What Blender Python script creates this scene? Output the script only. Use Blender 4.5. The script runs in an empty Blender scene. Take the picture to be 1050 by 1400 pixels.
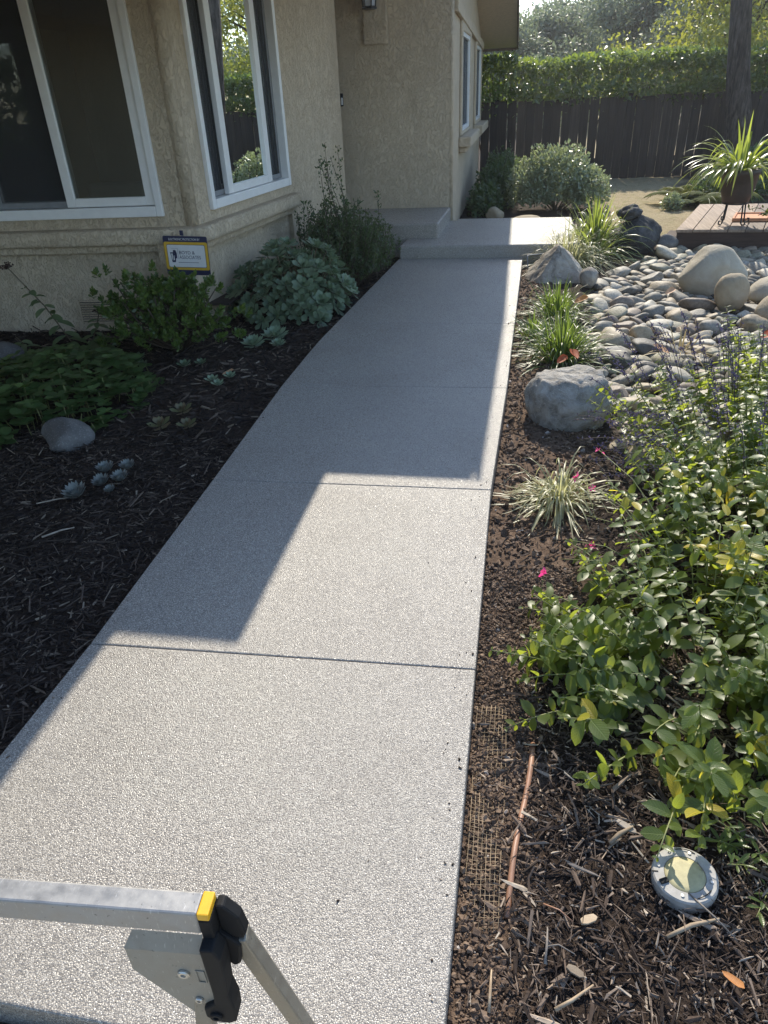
import bpy, bmesh, math, random
import numpy as np
from mathutils import Vector, Matrix, noise as mnoise

rng = np.random.default_rng(7)
random.seed(7)
R = math.radians

# ------------------------------------------------------------------ camera, sky, sun
sc = bpy.context.scene
COL = sc.collection
cam_d = bpy.data.cameras.new('camera')
cam = bpy.data.objects.new('camera', cam_d)
COL.objects.link(cam)
cam_d.sensor_fit = 'VERTICAL'
cam_d.sensor_height = 24.0
cam_d.lens = 24.0 * 974 / 1400
cam_d.clip_start = 0.05
cam_d.clip_end = 2000
Rc = np.array([[0.9845, 0.0518, -0.1678], [0.1705, -0.5102, 0.8430], [-0.0420, -0.8585, -0.5111]])
M = Matrix(((Rc[0, 0], -Rc[0, 1], -Rc[0, 2], 0.0),
            (Rc[1, 0], -Rc[1, 1], -Rc[1, 2], 0.0),
            (Rc[2, 0], -Rc[2, 1], -Rc[2, 2], 1.6),
            (0, 0, 0, 1)))
cam.matrix_world = M
sc.camera = cam

SUN_ELEV = R(40.0)
SUN_AZ = R(1.5)          # left of +Y
w = bpy.data.worlds.new('World')
sc.world = w
w.use_nodes = True
wn = w.node_tree.nodes
sky = wn.new('ShaderNodeTexSky')
sky.sky_type = 'NISHITA'
sky.sun_disc = False
sky.sun_elevation = SUN_ELEV
sky.sun_rotation = -SUN_AZ
sky.air_density = 1.0
sky.dust_density = 0.3
sky.ozone_density = 1.2
bg = wn['Background']
bg.inputs['Strength'].default_value = 0.15
w.node_tree.links.new(sky.outputs[0], bg.inputs['Color'])

sd = bpy.data.lights.new('sun', 'SUN')
sd.energy = 3.2
sd.angle = R(0.55)
sd.color = (1.0, 0.915, 0.77)
sun = bpy.data.objects.new('sun', sd)
COL.objects.link(sun)
sv = Vector((-math.sin(SUN_AZ) * math.cos(SUN_ELEV), math.cos(SUN_AZ) * math.cos(SUN_ELEV), math.sin(SUN_ELEV)))
sun.rotation_euler = sv.to_track_quat('Z', 'Y').to_euler()
sun.location = (0, 20, 20)

sc.view_settings.view_transform = 'Standard'
sc.view_settings.look = 'None'
sc.view_settings.gamma = 1.0
sc.view_settings.use_curve_mapping = False
sc.view_settings.exposure = 1.07
sc.render.engine = 'CYCLES'
sc.cycles.max_bounces = 8
sc.cycles.transparent_max_bounces = 16


# ------------------------------------------------------------------ helpers: tagging
def tag(o, label=None, cat=None, group=None, kind=None):
    if label: o['label'] = label
    if cat: o['category'] = cat
    if group: o['group'] = group
    if kind: o['kind'] = kind
    return o


def empty(name, loc, label=None, cat=None, group=None, kind=None):
    o = bpy.data.objects.new(name, None)
    o.empty_display_size = 0.1
    o.location = loc
    COL.objects.link(o)
    return tag(o, label, cat, group, kind)


_base = {}


def link(name, mesh, parent=None, mat=None, smooth=None):
    """mesh is in world coordinates; parents are never rotated"""
    o = bpy.data.objects.new(name, mesh)
    COL.objects.link(o)
    if mat is not None and len(mesh.materials) == 0:
        mesh.materials.append(mat)
    if smooth is not None:
        mesh.polygons.foreach_set('use_smooth', [smooth] * len(mesh.polygons))
    if parent is not None:
        o.parent = parent
        p = Vector(parent.location) if parent.type == 'EMPTY' else Vector((0, 0, 0))   # nested empties carry world positions
        o.matrix_parent_inverse = Matrix.Translation(-p)
    return o


def inst(name, mesh, matrix, parent=None):
    """object sharing a mesh, placed by a world matrix"""
    o = bpy.data.objects.new(name, mesh)
    COL.objects.link(o)
    if parent is not None:
        o.parent = parent
        p = Vector(parent.location) if parent.type == 'EMPTY' else Vector((0, 0, 0))   # nested empties carry world positions
        o.matrix_parent_inverse = Matrix.Translation(-p)
    o.matrix_basis = matrix
    return o


# ------------------------------------------------------------------ helpers: meshes
class MB:
    def __init__(s):
        s.v = []; s.f = []

    def add(s, vs, fs):
        b = len(s.v)
        s.v.extend([tuple(x) for x in vs])
        s.f.extend([tuple(i + b for i in f) for f in fs])
        return s

    def box(s, x0, x1, y0, y1, z0, z1, m=None):
        vs = [(x0, y0, z0), (x1, y0, z0), (x1, y1, z0), (x0, y1, z0), (x0, y0, z1), (x1, y0, z1), (x1, y1, z1), (x0, y1, z1)]
        if m is not None: vs = [tuple(m @ Vector(p)) for p in vs]
        return s.add(vs, [(0, 3, 2, 1), (4, 5, 6, 7), (0, 1, 5, 4), (1, 2, 6, 5), (2, 3, 7, 6), (3, 0, 4, 7)])

    def prism(s, poly, z0, z1, m=None):
        n = len(poly)
        vs = [(p[0], p[1], z0) for p in poly] + [(p[0], p[1], z1) for p in poly]
        if m is not None: vs = [tuple(m @ Vector(p)) for p in vs]
        fs = [tuple(range(n - 1, -1, -1)), tuple(range(n, 2 * n))] + [(i, (i + 1) % n, n + (i + 1) % n, n + i) for i in range(n)]
        return s.add(vs, fs)

    def tube(s, pts, rad, n=6, cap=True):
        pts = [Vector(p) for p in pts]
        k = len(pts)
        rads = rad if hasattr(rad, '__len__') else [rad] * k
        vs = []; fs = []
        a = None
        for i in range(k):
            t = (pts[min(i + 1, k - 1)] - pts[max(i - 1, 0)])
            if t.length < 1e-9: t = Vector((0, 0, 1))
            t.normalize()
            if a is None:
                a = t.orthogonal().normalized()
            else:
                a = (a - t * a.dot(t))
                a = a.normalized() if a.length > 1e-6 else t.orthogonal().normalized()
            b = t.cross(a)
            for j in range(n):
                q = 2 * math.pi * j / n
                vs.append(pts[i] + (a * math.cos(q) + b * math.sin(q)) * rads[i])
        for i in range(k - 1):
            for j in range(n):
                fs.append((i * n + j, i * n + (j + 1) % n, (i + 1) * n + (j + 1) % n, (i + 1) * n + j))
        if cap:
            fs.append(tuple(range(n - 1, -1, -1)))
            fs.append(tuple((k - 1) * n + j for j in range(n)))
        return s.add(vs, fs)

    def lathe(s, prof, c, n=24, m=None):
        """prof: list of (radius, z)"""
        vs = []; fs = []
        for r, z in prof:
            for j in range(n):
                q = 2 * math.pi * j / n
                p = Vector((c[0] + r * math.cos(q), c[1] + r * math.sin(q), c[2] + z))
                vs.append(m @ p if m is not None else p)
        for i in range(len(prof) - 1):
            for j in range(n):
                fs.append((i * n + j, i * n + (j + 1) % n, (i + 1) * n + (j + 1) % n, (i + 1) * n + j))
        fs.append(tuple(range(n - 1, -1, -1)))
        fs.append(tuple((len(prof) - 1) * n + j for j in range(n)))
        return s.add(vs, fs)

    def mesh(s, name):
        me = bpy.data.meshes.new(name)
        me.from_pydata([tuple(p) for p in s.v], [], s.f)
        me.update()
        return me

    def build(s, name, mat, parent=None, smooth=False, bevel=0, seg=2):
        o = link(name, s.mesh(name), parent, mat, smooth)
        if bevel:
            b = o.modifiers.new('bevel', 'BEVEL')
            b.width = bevel; b.segments = seg; b.limit_method = 'ANGLE'; b.angle_limit = R(40)
        return o


def fast_mesh(name, V, F, mat=None, smooth=True):
    """V (n,3) float, F (m,k) int, all faces with k corners"""
    me = bpy.data.meshes.new(name)
    V = np.asarray(V, dtype=np.float32); F = np.asarray(F, dtype=np.int32)
    me.vertices.add(len(V)); me.vertices.foreach_set('co', V.ravel())
    k = F.shape[1]
    me.loops.add(F.size); me.loops.foreach_set('vertex_index', F.ravel())
    me.polygons.add(len(F))
    me.polygons.foreach_set('loop_start', np.arange(0, F.size, k, dtype=np.int32))
    me.polygons.foreach_set('loop_total', np.full(len(F), k, dtype=np.int32))
    me.polygons.foreach_set('use_smooth', np.full(len(F), smooth, dtype=bool))
    me.update(calc_edges=True)
    if mat is not None: me.materials.append(mat)
    return me


def batch(T, TF, A):
    """template verts T(n,3), faces TF(m,k), transforms A(N,3,4) -> V,F"""
    T = np.asarray(T); TF = np.asarray(TF)
    N = len(A)
    V = np.einsum('nij,kj->nki', A[:, :, :3], T) + A[:, None, :, 3]
    F = (TF[None] + (np.arange(N) * len(T))[:, None, None]).reshape(-1, TF.shape[1])
    return V.reshape(-1, 3), F


def cat(parts):
    Vs = []; Fs = []; b = 0
    for V, F in parts:
        Vs.append(V); Fs.append(F + b); b += len(V)
    return np.concatenate(Vs), np.concatenate(Fs)


def nrm(a):
    return a / np.maximum(np.linalg.norm(a, axis=-1, keepdims=True), 1e-9)


def frames(P, D, Nh, S, Sx=None):
    """local Y along D, local Z near Nh, uniform scale S (N,) and x-scale Sx"""
    D = nrm(D); X = nrm(np.cross(D, Nh)); Z = np.cross(X, D)
    A = np.zeros((len(P), 3, 4))
    S = np.broadcast_to(S, (len(P),)); Sx = S if Sx is None else np.broadcast_to(Sx, (len(P),))
    A[:, :, 0] = X * Sx[:, None]; A[:, :, 1] = D * S[:, None]; A[:, :, 2] = Z * S[:, None]; A[:, :, 3] = P
    return A


def leaf(nv=4, width=0.5, fold=0.12, droop=0.15, peak=0.4, tip=1.0, wave=0.0, rnd=False):
    """unit-long leaf along +Y, quads; 3 columns"""
    V = []; F = []
    for i in range(nv + 1):
        t = i / nv
        pr = (t ** (peak * 1.6)) * ((1 - t) ** (1.0 * tip * (1 - peak))) if 0 < t < 1 else 0.0
        V0 = math.sin(math.pi * (.06 + .86 * t) ** 1.25) ** .55 if rnd else pr
        V.append((t, V0))
    mx = max(v for _, v in V)
    out = []
    for i, (t, v) in enumerate(V):
        hw = max(0.5 * width * v / mx, 0.02 * width)
        zc = -droop * t * t
        wv = wave * math.sin(t * 9)
        out += [(-hw, t, zc + fold * hw * 2 + wv), (0, t, zc), (hw, t, zc + fold * hw * 2 - wv)]
    for i in range(nv):
        a = 3 * i
        F += [(a, a + 1, a + 4, a + 3), (a + 1, a + 2, a + 5, a + 4)]
    return np.array(out), np.array(F)


LEAF2 = (np.array([(0, 0, 0), (-.28, .45, .06), (0, .5, -.02), (.28, .45, .06), (0, 1, -.1)]),
         np.array([(0, 2, 1), (0, 3, 2), (2, 4, 1), (2, 3, 4)]))


def rand_dirs(n, zmin=-1.0, zmax=1.0):
    z = rng.uniform(zmin, zmax, n); a = rng.uniform(0, 2 * np.pi, n); r = np.sqrt(1 - z * z)
    return np.stack([r * np.cos(a), r * np.sin(a), z], 1)


# ------------------------------------------------------------------ helpers: materials
class N:
    def __init__(s, name):
        s.m = bpy.data.materials.new(name); s.m.use_nodes = True
        s.n = s.m.node_tree.nodes; s.l = s.m.node_tree.links
        s.b = s.n['Principled BSDF']; s.out = s.n['Material Output']

    def new(s, t, **kw):
        x = s.n.new(t)
        for k, v in kw.items(): setattr(x, k, v)
        return x

    def lk(s, a, b): s.l.new(a, b)

    def obj(s): return s.new('ShaderNodeTexCoord').outputs['Object']

    def noise(s, vec, scale, detail=4, rough=0.55, dist=0.0):
        x = s.new('ShaderNodeTexNoise')
        x.inputs['Scale'].default_value = scale; x.inputs['Detail'].default_value = detail
        x.inputs['Roughness'].default_value = rough; x.inputs['Distortion'].default_value = dist
        if vec is not None: s.lk(vec, x.inputs['Vector'])
        return x

    def ramp(s, fac, stops, interp='LINEAR'):
        x = s.new('ShaderNodeValToRGB'); e = x.color_ramp.elements
        x.color_ramp.interpolation = interp
        while len(e) > 1: e.remove(e[-1])
        e[0].position = stops[0][0]; e[0].color = (*stops[0][1], 1)
        for p, c in stops[1:]:
            q = e.new(p); q.color = (*c, 1)
        s.lk(fac, x.inputs['Fac'])
        return x.outputs['Color']

    def mix(s, fac, a, b, mode='MIX'):
        x = s.new('ShaderNodeMix', data_type='RGBA', blend_type=mode)
        for sock, val in ((x.inputs[0], fac), (x.inputs[6], a), (x.inputs[7], b)):
            if hasattr(val, 'links') or hasattr(val, 'is_linked'): s.lk(val, sock)
            else: sock.default_value = val if not isinstance(val, tuple) else (*val, 1)
        return x.outputs[2]

    def bump(s, h, strength, dist, prev=None):
        x = s.new('ShaderNodeBump')
        x.inputs['Strength'].default_value = strength; x.inputs['Distance'].default_value = dist
        s.lk(h, x.inputs['Height'])
        if prev is not None: s.lk(prev, x.inputs['Normal'])
        return x.outputs['Normal']

    def mapping(s, vec, scale=(1, 1, 1), rot=(0, 0, 0)):
        x = s.new('ShaderNodeMapping'); x.inputs['Scale'].default_value = scale; x.inputs['Rotation'].default_value = rot
        s.lk(vec, x.inputs['Vector']); return x.outputs['Vector']

    def setp(s, color=None, rough=None, metal=None, spec=None, normal=None):
        b = s.b
        if color is not None:
            if isinstance(color, tuple): b.inputs['Base Color'].default_value = (*color, 1)
            else: s.lk(color, b.inputs['Base Color'])
        if rough is not None:
            if isinstance(rough, (int, float)): b.inputs['Roughness'].default_value = rough
            else: s.lk(rough, b.inputs['Roughness'])
        if metal is not None: b.inputs['Metallic'].default_value = metal
        if spec is not None: b.inputs['Specular IOR Level'].default_value = spec
        if normal is not None: s.lk(normal, b.inputs['Normal'])
        return s.m


def simple(name, col, rough=0.5, metal=0.0, nscale=30, var=0.25, bump=0.0, bdist=0.002, spec=0.5):
    k = N(name); v = k.obj()
    nz = k.noise(v, nscale, 5)
    a = tuple(c * (1 - var) for c in col); b = tuple(min(1, c * (1 + var)) for c in col)
    c = k.ramp(nz.outputs['Fac'], [(0.3, a), (0.7, b)])
    n = k.bump(nz.outputs['Fac'], bump, bdist) if bump else None
    return k.setp(c, rough, metal, spec, n)


def scuffed(name, col, rough, metal):
    k = N(name); v = k.obj()
    nz_ = k.noise(v, 45, 5); sc_ = k.noise(k.mapping(v, (300, 60, 60)), 1, 3, .7)
    c = k.ramp(nz_.outputs['Fac'], [(.3, tuple(x * .85 for x in col)), (.7, tuple(x * 1.1 for x in col))])
    msk = k.ramp(sc_.outputs['Fac'], [(.62, (0, 0, 0)), (.72, (.7, .7, .7))])
    c = k.mix(msk, c, tuple(min(1, x * 1.8) for x in col))
    sp_n = k.noise(v, 170, 2)
    c = k.mix(k.ramp(sp_n.outputs['Fac'], [(.68, (0, 0, 0)), (.74, (.8, .8, .8))]), c, tuple(x * .35 for x in col))
    return k.setp(c, k.ramp(nz_.outputs['Fac'], [(.3, (rough - .12,) * 3), (.7, (rough + .12,) * 3)]), metal, .5, k.bump(sc_.outputs['Fac'], .15, .0006))


def leafmat(name, cols, trans=(0.25, 0.4, 0.04), tfac=0.35, rough=0.4, spec=0.5, per='island', vein=0.0):
    k = N(name)
    if per == 'island': f = k.new('ShaderNodeNewGeometry').outputs['Random Per Island']
    else: f = k.new('ShaderNodeObjectInfo').outputs['Random']
    n = len(cols)
    c = k.ramp(f, [(i / max(n - 1, 1), q) for i, q in enumerate(cols)])
    v = k.obj()
    nz = k.noise(v, 35, 3)
    c = k.mix(k.ramp(nz.outputs['Fac'], [(0.35, (0, 0, 0)), (0.75, (.45, .45, .45))]), c, tuple(min(1, x * 1.7) for x in cols[n // 2]))
    nrmal = None
    if vein:      # leaf-local coordinates: x across, y along the midrib
        sx = k.new('ShaderNodeSeparateXYZ'); k.lk(v, sx.inputs[0])
        ab = k.new('ShaderNodeMath', operation='ABSOLUTE'); k.lk(sx.outputs[0], ab.inputs[0])
        q = k.new('ShaderNodeMath', operation='MULTIPLY_ADD'); q.inputs[1].default_value = -1.1
        k.lk(ab.outputs[0], q.inputs[0]); k.lk(sx.outputs[1], q.inputs[2])
        fq = k.new('ShaderNodeMath', operation='MULTIPLY'); fq.inputs[1].default_value = 52.0; k.lk(q.outputs[0], fq.inputs[0])
        sn = k.new('ShaderNodeMath', operation='SINE'); k.lk(fq.outputs[0], sn.inputs[0])
        side = k.ramp(sn.outputs[0], [(.0, (0, 0, 0)), (.72, (0, 0, 0)), (1, (1, 1, 1))])
        mid = k.ramp(ab.outputs[0], [(.008, (1, 1, 1)), (.022, (0, 0, 0))])
        vm = k.mix(1.0, side, mid, 'LIGHTEN')
        c = k.mix(k.mix(1.0, vm, (.4, .4, .4), 'MULTIPLY'), c, tuple(min(1, x * 2.4 + .02) for x in cols[n // 2]))
        iv = k.new('ShaderNodeMath', operation='SUBTRACT'); iv.inputs[0].default_value = 1.0; k.lk(vm, iv.inputs[1])
        nrmal = k.bump(iv.outputs[0], vein, 0.012)
        sp = k.noise(v, 5.0, 3, .6)
        c = k.mix(k.ramp(sp.outputs['Fac'], [(.62, (0, 0, 0)), (.74, (.5, .5, .5))]), c, (.16, .11, .03))
    k.setp(c, rough, None, spec, nrmal)
    tr = k.new('ShaderNodeBsdfTranslucent')
    tc = k.mix(0.55, c, trans)
    k.lk(k.mix(1.0, tc, (2.0, 2.0, 2.0), 'MULTIPLY'), tr.inputs['Color'])
    mx = k.new('ShaderNodeMixShader'); mx.inputs[0].default_value = tfac
    k.lk(k.b.outputs[0], mx.inputs[1]); k.lk(tr.outputs[0], mx.inputs[2])
    k.lk(mx.outputs[0], k.out.inputs['Surface'])
    return k.m


# ------------------------------------------------------------------ materials
def m_aggregate():
    k = N('pebble_aggregate'); v = k.obj()
    vo = k.new('ShaderNodeTexVoronoi'); vo.inputs['Scale'].default_value = 290
    k.lk(v, vo.inputs['Vector'])
    sp = k.new('ShaderNodeSeparateColor'); k.lk(vo.outputs['Color'], sp.inputs[0])
    c = k.ramp(sp.outputs[0], [(0, (.125, .113, .102)), (.1, (.25, .228, .20)), (.4, (.345, .315, .272)), (.75, (.43, .395, .345)), (1, (.62, .58, .515))])
    c = k.mix(k.ramp(vo.outputs['Distance'], [(.35, (0, 0, 0)), (.75, (1, 1, 1))]), c, (.20, .185, .168))
    big = k.noise(v, 1.7, 7, .65)
    c = k.mix(1.0, c, k.ramp(big.outputs['Fac'], [(.32, (.86, .85, .84)), (.5, (.96, .96, .96)), (.7, (1.02, 1.02, 1.0))]), 'MULTIPLY')
    inv = k.new('ShaderNodeMath', operation='SUBTRACT'); inv.inputs[0].default_value = 1
    k.lk(vo.outputs['Distance'], inv.inputs[1])
    fine = k.noise(v, 420, 2)
    n1 = k.bump(inv.outputs[0], 0.6, 0.0024)
    n2 = k.bump(fine.outputs['Fac'], 0.25, 0.001, n1)
    r = k.ramp(sp.outputs[1], [(0, (.20, .20, .20)), (1, (.6, .6, .6))])
    return k.setp(c, r, None, 0.5, n2)


def m_stucco(name, a, b):
    k = N(name); v = k.obj()
    big = k.noise(v, 1.3, 5)
    md = k.noise(v, 9, 6, .65)
    c = k.ramp(md.outputs['Fac'], [(.3, a), (.7, b)])
    c = k.mix(k.ramp(big.outputs['Fac'], [(.35, (0, 0, 0)), (.75, (.4, .4, .4))]), c, tuple(x * .72 for x in a))
    tr = k.noise(k.mapping(v, (32, 32, 17)), 1, 5, .6, 1.2)
    tr2 = k.ramp(tr.outputs['Fac'], [(.40, (0, 0, 0)), (.54, (1, 1, 1))])
    gr = k.noise(v, 260, 3)
    ln = k.ramp(tr.outputs['Fac'], [(.44, (1, 1, 1)), (.47, (.0, .0, .0)), (.5, (1, 1, 1))])
    n1 = k.bump(tr2, 0.75, 0.011)
    n1 = k.bump(ln, 0.32, 0.005, n1)
    n2 = k.bump(gr.outputs['Fac'], 0.5, 0.003, n1)
    st = k.noise(k.mapping(v, (5, 5, .7)), 1, 5, .6)
    c = k.mix(k.ramp(st.outputs['Fac'], [(.54, (0, 0, 0)), (.74, (.22, .22, .22))]), c, tuple(x * .62 for x in a))
    return k.setp(c, 0.9, None, 0.2, n2)


def m_ground():
    k = N('bed_soil'); v = k.obj()
    def at(nm):
        x = k.new('ShaderNodeAttribute'); x.attribute_name = nm; return x.outputs['Fac']
    n1 = k.noise(v, 45, 6, .7); n2 = k.noise(v, 7, 5)
    mul = k.ramp(n1.outputs['Fac'], [(.3, (.018, .013, .011)), (.55, (.05, .036, .028)), (.72, (.10, .073, .056))])
    soil = k.ramp(n1.outputs['Fac'], [(.3, (.065, .043, .03)), (.55, (.165, .112, .078)), (.75, (.29, .21, .15))])
    sand = k.ramp(n1.outputs['Fac'], [(.3, (.22, .17, .095)), (.55, (.38, .31, .19)), (.75, (.5, .42, .28))])
    moss = k.ramp(n2.outputs['Fac'], [(.5, (0, 0, 0)), (.66, (.5, .5, .5))])
    sand = k.mix(moss, sand, (.17, .17, .06))
    gb = k.ramp(n1.outputs['Fac'], [(.3, (.05, .045, .04)), (.6, (.13, .115, .1)), (.75, (.25, .23, .2))])
    c = k.mix(at('soil'), mul, soil)
    c = k.mix(at('creek'), c, gb)
    c = k.mix(at('sand'), c, sand)
    nn = k.bump(n1.outputs['Fac'], .9, .02)
    nf = k.noise(v, 220, 4)
    nn = k.bump(nf.outputs['Fac'], .6, .006, nn)
    return k.setp(c, .95, None, .15, nn)


def m_island(name, stops, rough=.85, spec=.25, nscale=60, bump=.4, bd=.002, per='island'):
    k = N(name)
    f = k.new('ShaderNodeNewGeometry').outputs['Random Per Island'] if per == 'island' else k.new('ShaderNodeObjectInfo').outputs['Random']
    c = k.ramp(f, stops); v = k.obj()
    nz = k.noise(v, nscale, 4, .6)
    c = k.mix(1.0, c, k.ramp(nz.outputs['Fac'], [(.3, (.62, .62, .62)), (.7, (1.1, 1.1, 1.1))]), 'MULTIPLY')
    return k.setp(c, rough, None, spec, k.bump(nz.outputs['Fac'], bump, bd) if bump else None)


def m_rock(name, stops, scale=6, rough=.85, bump=.5, bd=.01, speck=(.5, .5, .48), speckf=.35, per=None, spec=.3):
    k = N(name); v = k.obj()
    if per:
        oi = k.new('ShaderNodeObjectInfo')
        ad = k.new('ShaderNodeVectorMath', operation='MULTIPLY_ADD')
        k.lk(v, ad.inputs[0]); ad.inputs[1].default_value = (1, 1, 1); k.lk(oi.outputs['Location'], ad.inputs[2])
        v = ad.outputs[0]
    nz = k.noise(v, scale, 8, .62, .4)
    c = k.ramp(nz.outputs['Fac'], stops)
    if per:
        c2 = k.ramp(oi.outputs['Random'], per)
        c = k.mix(.65, c, c2)
        c = k.mix(1.0, c, k.ramp(nz.outputs['Fac'], [(.3, (.7, .7, .7)), (.7, (1.15, 1.15, 1.15))]), 'MULTIPLY')
    sp = k.noise(v, scale * 18, 3, .7)
    c = k.mix(k.ramp(sp.outputs['Fac'], [(.56, (0, 0, 0)), (.68, (speckf, speckf, speckf))]), c, speck)
    n = k.bump(nz.outputs['Fac'], bump, bd)
    n = k.bump(sp.outputs['Fac'], .35, bd * .25, n)
    return k.setp(c, rough, None, spec, n)


def m_wood(name, stops, axis=2, rough=.8, gscale=6, per=True, spec=.3):
    k = N(name); v = k.obj()
    s = [40, 40, 40]; s[axis] = 2.0
    oi = k.new('ShaderNodeObjectInfo')
    ad = k.new('ShaderNodeVectorMath', operation='MULTIPLY_ADD')
    k.lk(v, ad.inputs[0]); ad.inputs[1].default_value = (1, 1, 1); k.lk(oi.outputs['Location'], ad.inputs[2])
    g = k.noise(k.mapping(ad.outputs[0], tuple(s)), 1.0, 6, .65, .3)
    c = k.ramp(g.outputs['Fac'], stops)
    if per:
        c = k.mix(1.0, c, k.ramp(oi.outputs['Random'], [(0, (.6, .6, .62)), (1, (1.2, 1.15, 1.1))]), 'MULTIPLY')
    return k.setp(c, rough, None, spec, k.bump(g.outputs['Fac'], .4, .003))


def m_glass():
    k = N('window_glass')
    k.n.remove(k.b)
    t = k.new('ShaderNodeBsdfTransparent'); t.inputs[0].default_value = (.72, .76, .76, 1)
    g = k.new('ShaderNodeBsdfGlossy'); g.inputs['Roughness'].default_value = 0.0
    g.inputs[0].default_value = (.95, 1, 1, 1)
    f = k.new('ShaderNodeFresnel'); f.inputs[0].default_value = 1.5
    mt = k.new('ShaderNodeMath', operation='MULTIPLY_ADD'); mt.inputs[1].default_value = 1.7; mt.inputs[2].default_value = 0.02
    mt.use_clamp = True
    k.lk(f.outputs[0], mt.inputs[0])
    mx = k.new('ShaderNodeMixShader')
    k.lk(mt.outputs[0], mx.inputs[0]); k.lk(t.outputs[0], mx.inputs[1]); k.lk(g.outputs[0], mx.inputs[2])
    k.lk(mx.outputs[0], k.out.inputs[0])
    return k.m


def m_screen():
    k = N('insect_screen')
    d = k.new('ShaderNodeBsdfDiffuse'); d.inputs[0].default_value = (.06, .065, .07, 1)
    t = k.new('ShaderNodeBsdfTransparent')
    mx = k.new('ShaderNodeMixShader'); mx.inputs[0].default_value = .42
    k.n.remove(k.b)
    k.lk(t.outputs[0], mx.inputs[1]); k.lk(d.outputs[0], mx.inputs[2]); k.lk(mx.outputs[0], k.out.inputs[0])
    return k.m


MAT = {}
MAT['agg'] = m_aggregate()
MAT['stucco'] = m_stucco('tan_stucco', (.55, .45, .325), (.65, .545, .405))
MAT['ground'] = m_ground()
MAT['vinyl'] = simple('white_vinyl', (.78, .78, .77), .35, 0, 12, .04)
MAT['glass'] = m_glass()
MAT['screen'] = m_screen()
MAT['screenframe'] = simple('grey_screen_frame', (.2, .21, .22), .5, 0, 20, .1)
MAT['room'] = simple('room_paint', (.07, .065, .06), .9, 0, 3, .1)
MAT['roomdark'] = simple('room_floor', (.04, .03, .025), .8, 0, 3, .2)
MAT['soffit'] = simple('soffit_paint', (.66, .55, .42), .85, 0, 25, .08, .3, .003)
MAT['fascia'] = simple('brown_fascia_paint', (.12, .075, .05), .6, 0, 20, .2)
MAT['shingle'] = simple('roof_shingle', (.13, .11, .10), .95, 0, 15, .35, .5, .01)
MAT['fence'] = m_wood('weathered_fence_wood', [(.3, (.022, .017, .015)), (.6, (.048, .037, .031)), (.75, (.08, .063, .053))])
MAT['deck'] = m_wood('weathered_deck_wood', [(.3, (.16, .115, .085)), (.6, (.3, .23, .175)), (.75, (.42, .34, .27))], axis=1, rough=.7)
MAT['deckdark'] = m_wood('dark_deck_skirt', [(.3, (.03, .02, .016)), (.7, (.08, .05, .04))], axis=0)
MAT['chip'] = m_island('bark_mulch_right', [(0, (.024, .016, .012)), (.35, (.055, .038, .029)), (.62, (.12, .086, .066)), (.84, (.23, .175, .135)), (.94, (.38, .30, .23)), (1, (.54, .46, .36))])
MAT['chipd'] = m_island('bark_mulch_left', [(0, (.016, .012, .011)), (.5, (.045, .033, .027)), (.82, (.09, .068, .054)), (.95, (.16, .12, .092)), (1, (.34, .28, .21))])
MAT['clod'] = m_island('soil_clods', [(0, (.075, .05, .035)), (.5, (.165, .112, .078)), (.985, (.26, .185, .13)), (1, (.55, .5, .45))], nscale=120, bd=.004)
MAT['boulder'] = m_rock('granite_boulder', [(.28, (.10, .092, .08)), (.40, (.25, .23, .20)), (.55, (.37, .345, .305)), (.75, (.50, .475, .43))], 13, .88, 1.0, .05, (.62, .59, .53), .75)
MAT['wedge'] = m_rock('pale_sandstone', [(.30, (.14, .12, .098)), (.45, (.31, .275, .23)), (.72, (.48, .44, .37))], 7, .9, 1.0, .05, (.55, .5, .42), .35)
MAT['smooth'] = m_rock('smooth_river_stone', [(.25, (.28, .24, .175)), (.5, (.37, .325, .245)), (.75, (.45, .405, .31))], 5, .8, .8, .03, (.45, .42, .36), .15)
MAT['tanstone'] = m_rock('tan_river_stone', [(.25, (.24, .19, .125)), (.5, (.35, .285, .195)), (.75, (.43, .36, .26))], 5, .8, .7, .025, (.4, .36, .28), .25)
MAT['blackrock'] = m_rock('dark_lava_rock', [(.3, (.02, .02, .022)), (.55, (.055, .055, .056)), (.75, (.12, .12, .12))], 8, .8, 1.0, .03, (.22, .22, .22), .3)
MAT['shaderock'] = m_rock('grey_bed_rock', [(.3, (.075, .073, .07)), (.55, (.135, .13, .125)), (.75, (.21, .205, .195))], 6, .85, .6, .015)
COBC = {'grey': [(.25, (.15, .135, .108)), (.5, (.24, .218, .175)), (.75, (.33, .302, .25))],
        'tan': [(.25, (.24, .185, .115)), (.5, (.35, .285, .19)), (.75, (.44, .37, .265))],
        'brown': [(.25, (.13, .095, .068)), (.5, (.21, .16, .118)), (.75, (.30, .24, .18))],
        'pale': [(.25, (.32, .28, .21)), (.5, (.42, .375, .29)), (.75, (.51, .465, .375))],
        'dark': [(.25, (.07, .062, .05)), (.5, (.125, .112, .092)), (.75, (.185, .168, .14))],
        'olive': [(.25, (.19, .175, .115)), (.5, (.285, .262, .185)), (.75, (.37, .345, .25))]}
for cn, st in COBC.items():
    MAT['cobble_' + cn] = m_rock('river_cobble_' + cn, st, 7, .6, .35, .008, (.44, .42, .37), .22, per=[(0, st[0][1]), (.5, st[1][1]), (1, st[2][1])], spec=.4)
MAT['pebble'] = m_island('creek_pebbles', [(0, (.045, .04, .034)), (.5, (.12, .108, .09)), (1, (.28, .25, .205))], .8)
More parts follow.
